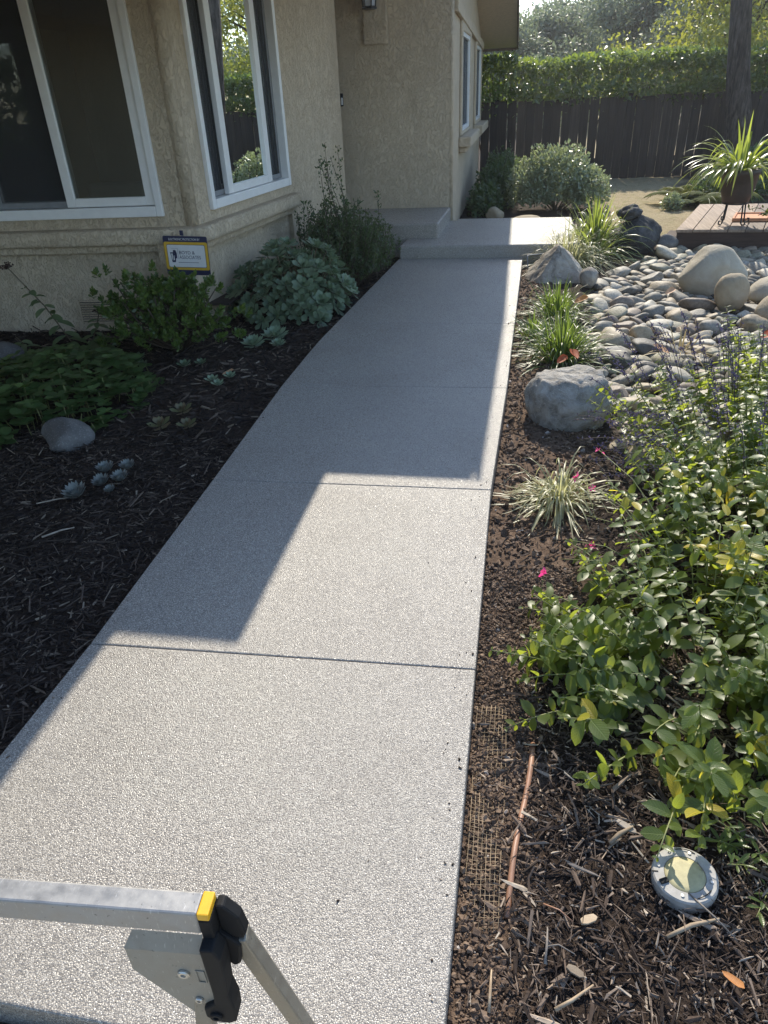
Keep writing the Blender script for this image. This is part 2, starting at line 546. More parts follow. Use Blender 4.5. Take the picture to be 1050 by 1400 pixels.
def m_bark():
    k = N('tree_bark'); v = k.obj()
    r_ = k.noise(k.mapping(v, (26, 26, 4)), 1, 7, .68, .8)
    c = k.ramp(r_.outputs['Fac'], [(.34, (.018, .014, .012)), (.5, (.075, .06, .05)), (.7, (.16, .135, .115))])
    return k.setp(c, .95, None, .15, k.bump(r_.outputs['Fac'], 1.0, .04))
MAT['bark'] = m_bark()
MAT['stem'] = simple('woody_stem', (.13, .10, .06), .8, 0, 40, .3)
MAT['greenstem'] = simple('green_stem', (.19, .20, .07), .6, 0, 40, .3)
MAT['darkstem'] = simple('dark_stem', (.07, .05, .035), .8, 0, 40, .3)
MAT['metal'] = scuffed('brushed_steel', (.34, .335, .325), .48, .5)
MAT['legmetal'] = scuffed('painted_steel_leg', (.27, .245, .20), .48, .5)
MAT['platemetal'] = scuffed('grey_bracket_paint', (.27, .25, .21), .55, .2)
MAT['blackplastic'] = simple('black_plastic', (.010, .010, .011), .7, 0, 40, .2, 0, .002, .25)
MAT['yellow'] = simple('yellow_plastic', (.75, .40, .02), .4, 0, 60, .08)
MAT['steelbolt'] = simple('bolt_steel', (.5, .49, .46), .35, .8, 40, .1)
MAT['iron'] = simple('black_iron', (.012, .012, .013), .5, .3, 40, .2)
MAT['pot'] = simple('dark_clay_pot', (.05, .033, .027), .6, 0, 12, .3, .3, .004)
MAT['terracotta'] = simple('terracotta', (.55, .25, .13), .8, 0, 20, .15)
MAT['drip'] = simple('brown_poly_tube', (.34, .18, .11), .5, 0, 25, .25)
MAT['wire'] = simple('rusty_wire', (.33, .25, .16), .6, .3, 30, .25)
MAT['lightwhite'] = simple('grey_white_plastic', (.34, .325, .30), .65, 0, 45, .22)
MAT['lightlens'] = simple('cream_lens', (.40, .36, .20), .6, 0, 60, .15)
MAT['concrete'] = simple('tan_concrete', (.42, .37, .28), .9, 0, 25, .18, .4, .004)
MAT['cobalt'] = simple('sign_navy', (.018, .022, .07), .45, 0, 30, .1)
MAT['signyellow'] = simple('sign_yellow', (.62, .38, .03), .45, 0, 30, .06)
MAT['signwhite'] = simple('sign_white', (.66, .67, .68), .45, 0, 30, .04)
MAT['lantern'] = simple('dark_lantern_metal', (.03, .033, .04), .4, .6, 30, .1)
MAT['frost'] = simple('seeded_lantern_glass', (.42, .46, .52), .2, 0, 30, .1)
MAT['fabric'] = simple('pale_upholstery', (.2, .19, .175), .9, 0, 50, .1)

# ------------------------------------------------------------------ ground
def nz(x, y, s, o=0.0):
    return mnoise.noise(Vector((x * s + o, y * s - o, o * 1.7)))


def sstep(a, b, x):
    t = min(1, max(0, (x - a) / (b - a))); return t * t * (3 - 2 * t)


def path_left(y):
    return float(np.interp(y, [0.5, 1.66, 2.86, 4.13, 5.0, 7.95], [-1.41, -1.385, -1.41, -1.445, -1.44, -1.28]))


def path_right(y):
    return float(np.interp(y, [0.5, 2.88, 4.17, 7.96], [-0.065, -0.07, -0.03, 0.04]))


def creek_mask(x, y):
    xl = float(np.interp(y, [3.3, 4.0, 4.6, 5.4, 6.3, 7.2, 8.0, 8.7], [.62, .62, .62, .58, .62, .75, 1.25, 1.55]))
    m = sstep(xl - .08, xl + .06, x + .08 * nz(x, y, 3)) * sstep(3.2, 3.6, y) * (1 - sstep(8.6, 8.9, y))
    return m


def ground_z(x, y):
    z = -0.085 + 0.014 * nz(x, y, 3.1) + 0.010 * nz(x, y, 9, 3) + .006 * nz(x, y, 22, 6)
    if y > 8: z += .06 * sstep(8.6, 10.5, y) - .03 * sstep(13, 15.5, y)
    z -= .05 * creek_mask(x, y)
    if x > .1: z += .03 * sstep(.15, .6, x) * (1 - sstep(2.6, 3.4, y))
    if -1.55 < x < .1 and y < 8.2: z = min(z, -.075)
    if -1.6 < x < .9 and 7.6 < y < 10: z = min(z, -.05)
    return z


def axis(segs):
    out = []
    for a, b, st in segs: out += list(np.arange(a, b - 1e-6, st))
    out.append(segs[-1][1])
    return np.array(out)


gx = axis([(-74, -60, 7), (-60, -8, 6), (-8, -5, .5), (-5, 4.0, .04), (4.0, 12, .4), (12, 60, 6), (60, 74, 7)])
gy = axis([(-72, -30, 7), (-30, -1, 3), (-1, 0.4, .1), (0.4, 6, .035), (6, 17, .09), (17, 60, 3), (60, 78, 6)])
GX, GY = np.meshgrid(gx, gy)
gz = np.array([[ground_z(x, y) for x in gx] for y in gy])
V = np.stack([GX.ravel(), GY.ravel(), gz.ravel()], 1)
nx, ny = len(gx), len(gy)
ii = (np.arange(ny - 1)[:, None] * nx + np.arange(nx - 1)[None]).ravel()
F = np.stack([ii, ii + 1, ii + 1 + nx, ii + nx], 1)
me = fast_mesh('ground', V, F, MAT['ground'], True)


def soil_mask(x, y):
    edge = float(np.interp(y, [0.4, 1.0, 1.7, 2.4, 3.5, 5.5, 7.5], [.06, .07, .12, .3, .42, .25, .3]))
    return (1 - sstep(edge - .05, edge + .08, x + .08 * nz(x, y, 5, 2))) * sstep(-.3, -.2, x) * (1 - sstep(8, 8.6, y))


def sand_mask(x, y):
    m = sstep(9.0, 9.5, y + .5 * nz(x, y, 1.5, 1)) * sstep(.85, 1.15, x + .25 * nz(x, y, 1.7, 4) - .25 * (y > 11.8) * 0 - .0)
    m *= 1 - .85 * sstep(2.1, 2.7, x + .4 * nz(x, y, 1.2, 7) - .12 * (y - 11))
    return m


for nm, fn in (('soil', soil_mask), ('creek', creek_mask), ('sand', sand_mask)):
    a = me.attributes.new(nm, 'FLOAT', 'POINT')
    a.data.foreach_set('value', np.array([fn(x, y) for x, y in zip(V[:, 0], V[:, 1])], dtype=np.float32))
g = link('ground', me)
tag(g, kind='structure')

# ------------------------------------------------------------------ walkway, landing, steps
walk = empty('walkway', (-.7, 4, 0), kind='structure')
joints = [(0.592, 0.585), (1.665, 1.705), (2.862, 2.885), (4.135, 4.172), (5.52, 5.54), (7.94, 7.965)]


def slab_poly(j0, j1, gap=.006):
    (l0, r0), (l1, r1) = j0, j1
    n = 6
    Lp = []; Rp = []
    for i in range(n + 1):
        t = i / n
        yl = l0 + gap + (l1 - l0 - 2 * gap) * t; yr = r0 + gap + (r1 - r0 - 2 * gap) * t
        Lp.append((path_left(yl), yl)); Rp.append((path_right(yr), yr))
    return Rp + Lp[::-1]


def slab(poly, z0, z1, name, mat, parent, bev=.006):
    m = MB(); m.prism(poly, z0, z1)
    o = m.build(name, mat, parent, False, bev, 3)
    return o


for i in range(len(joints) - 1):
    gp = .0014 if i < 3 else .0007
    slab(slab_poly(joints[i], joints[i + 1], gp), -.16, 0, 'slab', MAT['agg'], walk)
jm = MB()
for (l, r) in joints[1:-1]:
    jm.add([(path_left(l) + .01, l - .02, -.012), (path_right(r) - .01, r - .02, -.012), (path_right(r) - .01, r + .02, -.012), (path_left(l) + .01, l + .02, -.012)], [(0, 1, 2, 3)])
jm.build('joint_filler', simple('dark_joint', (.03, .03, .035), .9), walk)
land = empty('landing_step', (-.4, 8.8, 0), kind='structure')
slab([(-1.275, 7.955), (.62, 8.0), (.62, 9.72), (-.80, 9.72), (-.80, 9.60), (-2.3, 9.58), (-2.3, 8.6), (-1.245, 8.55)], -.1, .13, 'slab', MAT['agg'], land, .02)
st2 = empty('entry_step', (-1.6, 9, .13), kind='structure')
slab([(-2.3, 8.42), (-.90, 8.40), (-.872, 9.61), (-2.3, 9.60)], -.1, .285, 'slab', MAT['agg'], st2, .02)
drive = MB(); drive.box(-3.2, 2.4, -6, .535, -.2, -.05)
d = drive.build('driveway', MAT['concrete'], None, False, .012)
tag(d, kind='structure')

# ------------------------------------------------------------------ house
house = empty('house', (-2.5, 5.6, -.1), 'tan stucco house with white vinyl windows beside the walkway', 'house')
CA = R(4.0)
C0 = Vector((-2.543, 5.588, 0))


def wm(origin, ang):
    """wall-local (s along wall, d outward depth, z) -> world"""
    return Matrix.Translation(origin) @ Matrix.Rotation(ang, 4, 'Z') @ Matrix.Scale(-1, 4, (0, 1, 0))


FR = wm(C0, CA)                                   # front wall: s negative to the left, d towards the camera
SD = Matrix.Translation(C0) @ Matrix.Rotation(R(83.5), 4, 'Z') @ Matrix.Scale(-1, 4, (0, 1, 0))   # side wall: s away from the camera, d towards the path


def wbox(m, M4, s0, s1, d0, d1, z0, z1):
    m.box(s0, s1, d0, d1, z0, z1, M4); return m


# lower walls
m = MB(); wbox(m, FR, -2.6, -.01, -.2, 0, -.3, .70); m.build('lower_wall', MAT['stucco'], house)
m = MB(); wbox(m, SD, -.2, 1.90, -.2, 0, -.3, .70); m.build('lower_wall', MAT['stucco'], house)
# ledge (stucco sill band)
pts = []
def fpt(s, dd): return FR @ Vector((s, dd, 0))
def spt(s, dd): return SD @ Vector((s, dd, 0))
def corner(dd):
    a = fpt(0, dd); b = spt(0, dd); da = (fpt(1, dd) - a); db = (spt(1, dd) - b)
    # intersect a + t da with b + u db
    den = da.x * db.y - da.y * db.x
    t = ((b.x - a.x) * db.y - (b.y - a.y) * db.x) / den
    return a + da * t
SILL_END = 1.90
def band(d_out, d_in, z0, z1, smax=SILL_END, cut=.05):
    c = corner(d_out); a = fpt(-2.6, d_out); e = spt(smax, d_out)
    c1 = c + (a - c).normalized() * cut; c2 = c + (e - c).normalized() * cut
    ca = fpt(-2.6, d_in); ce = spt(smax, d_in); ci = corner(d_in)
    return [(a.x, a.y), (c1.x, c1.y), (c2.x, c2.y), (e.x, e.y), (ce.x, ce.y), (ci.x, ci.y), (ca.x, ca.y)], (z0, z1)
for dd, z0, z1, bv in ((.185, .625, .745, .03), (.105, .56, .63, .02)):
    poly, (a, b) = band(dd, -.05, z0, z1)
    m = MB(); m.prism(poly, a, b); m.build('ledge', MAT['stucco'], house, True, bv, 3)
# upper walls with openings (surround stands a little proud)
W1 = (-1.575, -.175, .835, 2.36)      # s0,s1,z0,z1 of outer frame on front surface
W2 = (.215, 1.79, .835, 2.42)
def wall_open(M4, s0, s1, z0, z1, win, d0, d1):
    m = MB()
    a, b, c, d_ = win
    wbox(m, M4, s0, a, d0, d1, z0, z1); wbox(m, M4, b, s1, d0, d1, z0, z1)
    wbox(m, M4, a, b, d0, d1, z0, c); wbox(m, M4, a, b, d0, d1, d_, z1)
    return m
m = wall_open(FR, -2.6, .03, .72, 2.75, W1, -.15, .07); m.build('upper_wall', MAT['stucco'], house)
m = wall_open(SD, .0, 1.90, .72, 2.95, W2, -.15, .08); m.build('upper_wall', MAT['stucco'], house)
m = MB(); wbox(m, SD, 1.90, 3.58, -.15, .045, -.3, 3.3); m.build('upper_wall', MAT['stucco'], house)
# rounded corner bead
m = MB(); cc = corner(.035)
m.tube([(cc.x, cc.y, .72), (cc.x, cc.y, 2.75)], .052, 16); m.build('corner_bead', MAT['stucco'], house, True)

# windows
def rectframe(m, M4, s0, s1, z0, z1, ws, wz0, wz1, d0, d1):
    wbox(m, M4, s0, s0 + ws, d0, d1, z0, z1); wbox(m, M4, s1 - ws, s1, d0, d1, z0, z1)
    wbox(m, M4, s0 + ws, s1 - ws, d0, d1, z0, z0 + wz0); wbox(m, M4, s0 + ws, s1 - ws, d0, d1, z1 - wz1, z1)

def part(name, mat, parent, fill, bevel=.004, smooth=False):
    m = MB(); fill(m); return m.build(name, mat, parent, smooth, bevel)

win1 = empty('window', C0, None); win1.parent = house; win1.matrix_parent_inverse = Matrix.Translation(-house.location)
a, b, c, e = W1
part('frame', MAT['vinyl'], win1, lambda m: rectframe(m, FR, a - .012, b + .012, c - .012, e + .012, .055, .075, .06, .02, .10), .006)
part('sash', MAT['vinyl'], win1, lambda m: rectframe(m, FR, -.93, b - .045, c + .068, e - .05, .07, .062, .06, .035, .078), .005)
part('sash', MAT['vinyl'], win1, lambda m: rectframe(m, FR, a + .045, -.86, c + .064, e - .05, .05, .05, .05, -.01, .028), .004)
part('screen_frame', MAT['screenframe'], win1, lambda m: rectframe(m, FR, a + .047, -.885, c + .066, e - .05, .05, .045, .04, .034, .052), .003)
part('insect_screen', MAT['screen'], win1, lambda m: wbox(m, FR, a + .09, -.92, .042, .0425, c + .105, e - .08), 0)
part('pane', MAT['glass'], win1, lambda m: wbox(m, FR, -.865, b - .11, .055, .0555, c + .125, e - .105), 0)
part('pane', MAT['glass'], win1, lambda m: wbox(m, FR, a + .09, -.90, .006, .0065, c + .11, e - .095), 0)

win2 = empty('window', C0, None); win2.parent = house; win2.matrix_parent_inverse = Matrix.Translation(-house.location)
a2, b2, c2, e2 = W2
part('frame', MAT['vinyl'], win2, lambda m: rectframe(m, SD, a2 - .012, b2 + .012, c2 - .012, e2 + .012, .055, .07, .06, .02, .115), .006)
part('sash', MAT['vinyl'], win2, lambda m: rectframe(m, SD, .545, 1.425, c2 + .062, e2 - .05, .09, .062, .06, .045, .09), .005)
part('screen_frame', MAT['screenframe'], win2, lambda m: rectframe(m, SD, a2 + .045, .60, c2 + .062, e2 - .05, .04, .04, .04, .03, .043), .003)
part('screen_frame', MAT['screenframe'], win2, lambda m: rectframe(m, SD, 1.39, b2 - .045, c2 + .062, e2 - .05, .04, .04, .04, .03, .043), .003)
part('insect_screen', MAT['screen'], win2, lambda m: wbox(m, SD, a2 + .085, .56, .036, .0365, c2 + .10, e2 - .08), 0)
part('insect_screen', MAT['screen'], win2, lambda m: wbox(m, SD, 1.43, b2 - .085, .036, .0365, c2 + .10, e2 - .08), 0)
part('pane', MAT['glass'], win2, lambda m: wbox(m, SD, .63, 1.34, .066, .0665, c2 + .12, e2 - .105), 0)
part('pane', MAT['glass'], win2, lambda m: wbox(m, SD, a2 + .05, .63, .01, .0105, c2 + .06, e2 - .05), 0)
part('pane', MAT['glass'], win2, lambda m: wbox(m, SD, 1.35, b2 - .05, .01, .0105, c2 + .06, e2 - .05), 0)

# room behind the two windows
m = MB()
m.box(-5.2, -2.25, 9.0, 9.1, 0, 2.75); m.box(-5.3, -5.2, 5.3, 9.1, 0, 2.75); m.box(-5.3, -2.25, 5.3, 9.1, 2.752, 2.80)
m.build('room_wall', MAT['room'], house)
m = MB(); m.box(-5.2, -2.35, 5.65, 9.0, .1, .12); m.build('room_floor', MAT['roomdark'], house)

# foundation vent
vent = empty('vent', C0, None); vent.parent = house; vent.matrix_parent_inverse = Matrix.Translation(-house.location)
part('frame', MAT['stucco'], vent, lambda m: rectframe(m, FR, -1.09, -.50, -.02, .18, .018, .018, .018, 0, .016), .004)
part('backing', MAT['blackplastic'], vent, lambda m: wbox(m, FR, -1.072, -.518, .001, .004, -.002, .162), 0)
for k in range(8):
    def sl(m, k=k):
        z = .006 + k * .0195
        Mx = FR @ Matrix.Translation((0, .010, z + .006)) @ Matrix.Rotation(R(-28), 4, 'X')
        m.box(-1.07, -.52, -.008, .008, -.0028, .0028, Mx)
    part('slat', MAT['stucco'], vent, sl, 0)

# wing: front wall (faces camera) and side wall (faces right)
WX = -.85; WY = 9.63; WE = 15.2
def roofz(y):
    return 2.3 + .325 * (y - 5.77) if y < 10.42 else 2.13 + .325 * (15.6 - y)
m = MB(); m.box(-2.6, WX - .03, WY, WY + .2, -.1, 3.52); m.build('wing_front_wall', MAT['stucco'], house)
m = MB(); m.box(-2.9, WX, WE - .2, WE, -.1, roofz(WE) - .02); m.build('wing_back_wall', MAT['stucco'], house)
m = MB(); m.tube([(WX - .03, WY + .03, -.1), (WX - .03, WY + .03, 3.5)], .032, 12); m.build('corner_bead', MAT['stucco'], house, True)
# side wall with two window openings
win_side = [(10.62, 12.05, 1.06, 2.17), (13.45, 14.85, 1.06, 2.13)]
m = MB()
def sw(y0, y1, z0, z1f):
    n = 4
    for i in range(n):
        ya = y0 + (y1 - y0) * i / n; yb = y0 + (y1 - y0) * (i + 1) / n
        za = z1f if not callable(z1f) else z1f(ya) - .01; zb = z1f if not callable(z1f) else z1f(yb) - .01
        m.add([(WX - .2, ya, z0), (WX, ya, z0), (WX, yb, z0), (WX - .2, yb, z0), (WX - .2, ya, za), (WX, ya, za), (WX, yb, zb), (WX - .2, yb, zb)],
              [(0, 3, 2, 1), (4, 5, 6, 7), (0, 1, 5, 4), (1, 2, 6, 5), (2, 3, 7, 6), (3, 0, 4, 7)])
ys = [WY + .03, 10.62, 12.05, 13.45, 14.85, WE - .2]
for i in range(5):
    y0, y1 = ys[i], ys[i + 1]
    if i in (1, 3):
        wz = win_side[0] if i == 1 else win_side[1]
        sw(y0, y1, -.1, wz[2]); sw(y0, y1, wz[3], roofz)
    else: sw(y0, y1, -.1, roofz)
m.build('wing_side_wall', MAT['stucco'], house)
part('trim_band', MAT['stucco'], house, lambda m: m.add(
    [(WX, 9.7, 2.30), (WX + .05, 9.7, 2.30), (WX + .05, WE, 2.10), (WX, WE, 2.10), (WX, 9.7, 2.41), (WX + .05, 9.7, 2.41), (WX + .05, WE, 2.21), (WX, WE, 2.21)],
    [(0, 3, 2, 1), (4, 5, 6, 7), (0, 1, 5, 4), (1, 2, 6, 5), (2, 3, 7, 6), (3, 0, 4, 7)]), .01)
for (y0, y1, z0, z1) in win_side:
    wv = empty('window', (WX, y0, z0)); wv.parent = house; wv.matrix_parent_inverse = Matrix.Translation(-house.location)
    WS = Matrix(((0, 1, 0, WX), (1, 0, 0, 0), (0, 0, 1, 0), (0, 0, 0, 1)))
    part('frame', MAT['vinyl'], wv, lambda m: rectframe(m, WS, y0, y1, z0, z1, .05, .05, .05, -.06, .02), .005)
    part('insect_screen', MAT['screen'], wv, lambda m: wbox(m, WS, y0 + .05, y1 - .05, -.012, -.0115, z0 + .05, z1 - .05), 0)  # extra screen, added here to dim the bright reflection on the pane
    part('mullion', MAT['vinyl'], wv, lambda m: wbox(m, WS, (y0 + y1) / 2 - .03, (y0 + y1) / 2 + .03, -.055, -.013, z0 + .05, z1 - .05), .004)
    part('pane', MAT['glass'], wv, lambda m: wbox(m, WS, y0 + .05, y1 - .05, -.03, -.0295, z0 + .05, z1 - .05), 0)
    part('blind', MAT['screenframe'], wv, lambda m: [wbox(m, WS, y0 + .05, y1 - .05, -.14, -.11, z, z + .045) for z in np.arange(z0 + .06, z1 - .08, .07)], 0)
    part('surround', MAT['stucco'], wv, lambda m: rectframe(m, WS, y0 - .13, y1 + .13, z0 - .04, z1 + .13, .13, .04, .13, 0, .035), .012)
    part('sill', MAT['stucco'], wv, lambda m: (wbox(m, WS, y0 - .2, y1 + .2, 0, .17, z0 - .17, z0 - .045), wbox(m, WS, y0 - .12, y1 + .12, 0, .10, z0 - .24, z0 - .17)), .02)
# recessed room behind wing windows
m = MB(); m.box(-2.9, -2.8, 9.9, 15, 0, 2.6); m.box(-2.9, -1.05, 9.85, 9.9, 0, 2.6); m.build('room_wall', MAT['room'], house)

# roofs
def slabroof(name, x0, x1, prof, th):
    m = MB()
    for (ya, za), (yb, zb) in zip(prof[:-1], prof[1:]):
        m.add([(x0, ya, za), (x1, ya, za), (x1, yb, zb), (x0, yb, zb), (x0, ya, za + th), (x1, ya, za + th), (x1, yb, zb + th), (x0, yb, zb + th)],
              [(0, 3, 2, 1), (4, 5, 6, 7), (0, 1, 5, 4), (1, 2, 6, 5), (2, 3, 7, 6), (3, 0, 4, 7)])
    return m
RX = -.232
prof = [(5.97, 2.365), (10.42, roofz(10.42)), (15.6, 2.13)]
rf = slabroof('roof', -7, RX, prof, .10).build('roof', MAT['soffit'], house)
prof2 = [(y, z + .105) for y, z in prof]
slabroof('r', -7, RX - .01, prof2, .05).build('shingles', MAT['shingle'], rf)
m = slabroof('f', RX + .002, RX + .03, [(y, z - .03) for y, z in prof], .19); m.build('fascia', MAT['fascia'], rf)
m = MB(); m.box(-7, RX, 15.603, 15.63, 2.09, 2.29); m.build('fascia', MAT['fascia'], rf)
m = MB(); m.box(-7, -.945, 4.60, 5.965, 2.30, 2.42); m.build('roof', MAT['soffit'], house, False, .01)
m = MB(); m.box(-7, -1.40, .6, 4.595, 2.30, 2.42); m.build('roof', MAT['soffit'], house, False, .01)  # unseen slab, added to cast the nearest shadow step and darken the left bed
m = MB(); m.box(-4.3, -4.1, .5, 4.1, -.1, 2.3); m.build('added_wall', MAT['stucco'], house)  # unseen wall, invented to carry the added shadow slab
m = MB(); m.box(-7, -5.2, 4.2, 15, -.1, 2.3); m.box(-5.2, -2.9, 9.42, 15, -.1, 2.3); m.build('inner_wall', MAT['stucco'], house)
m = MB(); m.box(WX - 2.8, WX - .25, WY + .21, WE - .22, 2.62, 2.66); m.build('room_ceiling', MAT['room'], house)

# armchair seen through the left window
ch = empty('armchair', (-3.9, 6.6, .12), 'pale upholstered armchair standing in the dark room behind the large left window', 'armchair')
part('seat', MAT['fabric'], ch, lambda m: m.box(-4.2, -3.55, 6.35, 6.95, .28, .5), .05)
part('backrest', MAT['fabric'], ch, lambda m: m.box(-4.2, -3.55, 6.96, 7.12, .28, .92), .06)
for xx in (-4.33, -3.53): part('armrest', MAT['fabric'], ch, lambda m, xx=xx: m.box(xx, xx + .12, 6.35, 7.1, .25, .7), .05)
for xx in (-4.2, -3.6):
    for yy in (6.42, 7.0): part('leg', MAT['darkstem'], ch, lambda m, xx=xx, yy=yy: m.box(xx, xx + .04, yy, yy + .04, .12, .27), 0)

# mounting block, lantern and doorbell on the entry wall
part('mounting_block', MAT['stucco'], house, lambda m: m.box(-1.88, -1.60, WY - .04, WY + .0, 2.03, 2.75), .012)
lan = empty('wall_lantern', (-1.77, WY - .16, 2.36), 'dark metal lantern on raised stucco block above the entry step', 'lantern')
def lanbody(m):
    c = (-1.775, WY - .15, 0)
    m.lathe([(.085, 2.355), (.085, 2.372), (.06, 2.385)], c, 6)
    m.lathe([(.105, 2.58), (.03, 2.66), (.012, 2.70)], c, 6)
    for j in range(6):
        q = math.pi / 3 * j
        m.tube([(c[0] + .07 * math.cos(q), c[1] + .07 * math.sin(q), 2.38), (c[0] + .098 * math.cos(q), c[1] + .098 * math.sin(q), 2.585)], .007, 5)
    m.box(c[0] - .02, c[0] + .02, c[1] + .02, WY - .045, 2.62, 2.66)
part('frame', MAT['lantern'], lan, lanbody, 0)
part('glass', MAT['frost'], lan, lambda m: m.lathe([(.062, 2.386), (.09, 2.578)], (-1.775, WY - .15, 0), 6), 0)
bell = empty('doorbell', (-2.2, WY - .01, 1.5), 'small dark doorbell with pale button at the corner of the entry wall', 'doorbell')
part('case', MAT['lantern'], bell, lambda m: m.box(-2.235, -2.165, WY - .022, WY, 1.43, 1.565), .006)
part('button', MAT['vinyl'], bell, lambda m: m.box(-2.19, -2.17, WY - .03, WY - .0225, 1.445, 1.52), .004)

# ------------------------------------------------------------------ security sign
sg = empty('yard_sign', (-2.51, 5.36, -.08), 'navy and yellow security company sign with white panel hanging below the ledge', 'sign')
SG = Matrix.Translation((-2.508, 5.352, .557)) @ Matrix.Rotation(CA, 4, 'Z') @ Matrix.Rotation(R(2.5), 4, 'Y') @ Matrix.Rotation(R(90), 4, 'X')   # local x right, y up, z to camera
def rrect(w_, h_, r, n=5):
    P = []
    for cx, cy, a0 in ((w_ / 2 - r, h_ / 2 - r, 0), (-w_ / 2 + r, h_ / 2 - r, 90), (-w_ / 2 + r, -h_ / 2 + r, 180), (w_ / 2 - r, -h_ / 2 + r, 270)):
        for i in range(n + 1):
            q = R(a0 + 90 * i / n); P.append((cx + r * math.cos(q), cy + r * math.sin(q)))
    return P
part('backing', MAT['cobalt'], sg, lambda m: m.prism(rrect(.345, .285, .012), -.004, 0, SG), 0)
part('yellow_border', MAT['signyellow'], sg, lambda m: m.prism([(p[0], p[1] - .002) for p in rrect(.340, .205, .014)], .0002, .0016, SG), 0)
part('blue_outline', MAT['cobalt'], sg, lambda m: m.prism([(p[0], p[1] - .002) for p in rrect(.300, .168, .012)], .0017, .0022, SG), 0)
part('white_panel', MAT['signwhite'], sg, lambda m: m.prism([(p[0], p[1] - .002) for p in rrect(.294, .162, .010)], .0023, .0034, SG), 0)
def text(name, body, size, x, y, mat, z=.0042, sx=1.0, parent=sg):
    cu = bpy.data.curves.new('t', 'FONT'); cu.body = body; cu.size = size; cu.extrude = .0003; cu.resolution_u = 3
    cu.align_x = 'LEFT'
    ob = bpy.data.objects.new('t', cu); COL.objects.link(ob)
    dg = bpy.context.evaluated_depsgraph_get()
    mm = bpy.data.meshes.new_from_object(ob.evaluated_get(dg))
    bpy.data.objects.remove(ob)
    mm.transform(SG @ Matrix.Translation((x, y, z)) @ Matrix.Scale(sx, 4, (1, 0, 0)))
    mm.materials.clear(); mm.materials.append(mat)
    return link(name, mm, parent)
text('lettering', 'BOYD &', .036, -.058, .012, MAT['cobalt'], sx=.95)
text('lettering', 'ASSOCIATES', .036, -.058, -.022, MAT['cobalt'], sx=.84)
text('lettering', 'ELECTRONIC PROTECTION BY', .0225, -.128, .112, MAT['signwhite'], z=.0008, sx=.78)
def emblem(m):
    m.prism([(-.128, .025), (-.092, .025), (-.086, -.018), (-.092, -.048), (-.118, -.048), (-.122, -.01)], .0036, .0044, SG)
    m.prism([(-.102, .042), (-.084, .042), (-.076, .02), (-.076, -.015), (-.085, -.02), (-.09, .018), (-.104, .024)], .0046, .0052, SG)
    for a_, b_ in (((-.115, .054), (-.066, .054)), ((-.066, .054), (-.066, -.02)), ((-.066, -.02), (-.076, -.02))):
        m.tube([SG @ Vector((*a_, .0044)), SG @ Vector((*b_, .0044))], .0007, 4)
part('emblem', MAT['cobalt'], sg, emblem, 0)
part('emblem_highlight', MAT['signwhite'], sg, lambda m: (m.prism([(-.120, .016), (-.108, .016), (-.112, -.03), (-.116, -.03)], .0054, .0057, SG), m.prism([(-.103, .0), (-.097, .004), (-.097, -.03), (-.107, -.036)], .0054, .0057, SG)), 0)
part('fine_print', MAT['cobalt'], sg, lambda m: m.box(-.07, .09, -.05, -.047, .0036, .0040, SG), 0)
part('clip', MAT['cobalt'], sg, lambda m: m.box(-.03, -.004, .15, .185, .0, .012, SG), .002)
part('stake', MAT['screenframe'], sg, lambda m: m.box(-.026, -.008, -.66, .16, -.012, -.005, SG), .001)

# ------------------------------------------------------------------ fence
fence = empty('wooden_fence', (3, 15.6, -.06), 'dark weathered board fence running across the back under the hedge', 'fence')
FA = math.atan(.08)
def fy(x): return 15.3 + .08 * (x - 1.8)
bw = .158
board_meshes = []
for k in range(5):
    m = MB()
    w_ = bw - .004 - .004 * random.random()
    lean = random.uniform(-.003, .003)
    top = 1.385 + random.uniform(-.012, .012)
    m.prism([(-w_ / 2, .03), (w_ / 2, .03), (w_ / 2 + lean, top), (-w_ / 2 + lean, top + random.uniform(-.01, .01))], -.011, .011, Matrix.Rotation(R(90), 4, 'X'))
    mm = m.mesh('board'); mm.materials.append(MAT['fence']); board_meshes.append(mm)
x = -.74; k = 0
while x < 10.5:
    o = inst('board', random.choice(board_meshes), Matrix.Translation((x, fy(x) + random.uniform(-.004, .004), -.085 + random.uniform(-.012, .012))) @ Matrix.Rotation(FA, 4, 'Z') @ Matrix.Rotation(R(random.uniform(-.22, .22)), 4, 'Y'), fence)
    x += bw * random.choice((.99, 1.0, 1.0, 1.03, 1.06, 1.08)); k += 1
RL = Matrix.Translation((0, fy(0), 0)) @ Matrix.Rotation(FA, 4, 'Z')
for z in (.22, 1.1):
    part('rail', MAT['fence'], fence, lambda m, z=z: m.box(-.8, 10.6, .02, .06, z, z + .085, RL), .004)
for px in np.arange(-.6, 10.5, 2.4):
    part('post', MAT['fence'], fence, lambda m, px=px: m.box(px, px + .09, .062, .152, -.3, 1.36, RL), .006)

# ------------------------------------------------------------------ hedge
def blob_leaves(n, cen, rad, shell=.5, zmin=-1.0, noise_amp=.18, nscale=2.5):
    """points spread in an ellipsoidal shell with uneven outline; returns P, outward dirs"""
    D = rand_dirs(n, zmin, 1)
    r = 1 - shell * rng.random(n) ** 1.6
    bump = np.array([mnoise.noise(Vector((d[0] * nscale + cen[0] * 3, d[1] * nscale + cen[1], d[2] * nscale))) for d in D])
    r = r * (1 + noise_amp * 2 * bump)
    P = np.array(cen) + D * r[:, None] * np.array(rad)
    return P, nrm(D / np.array(rad))

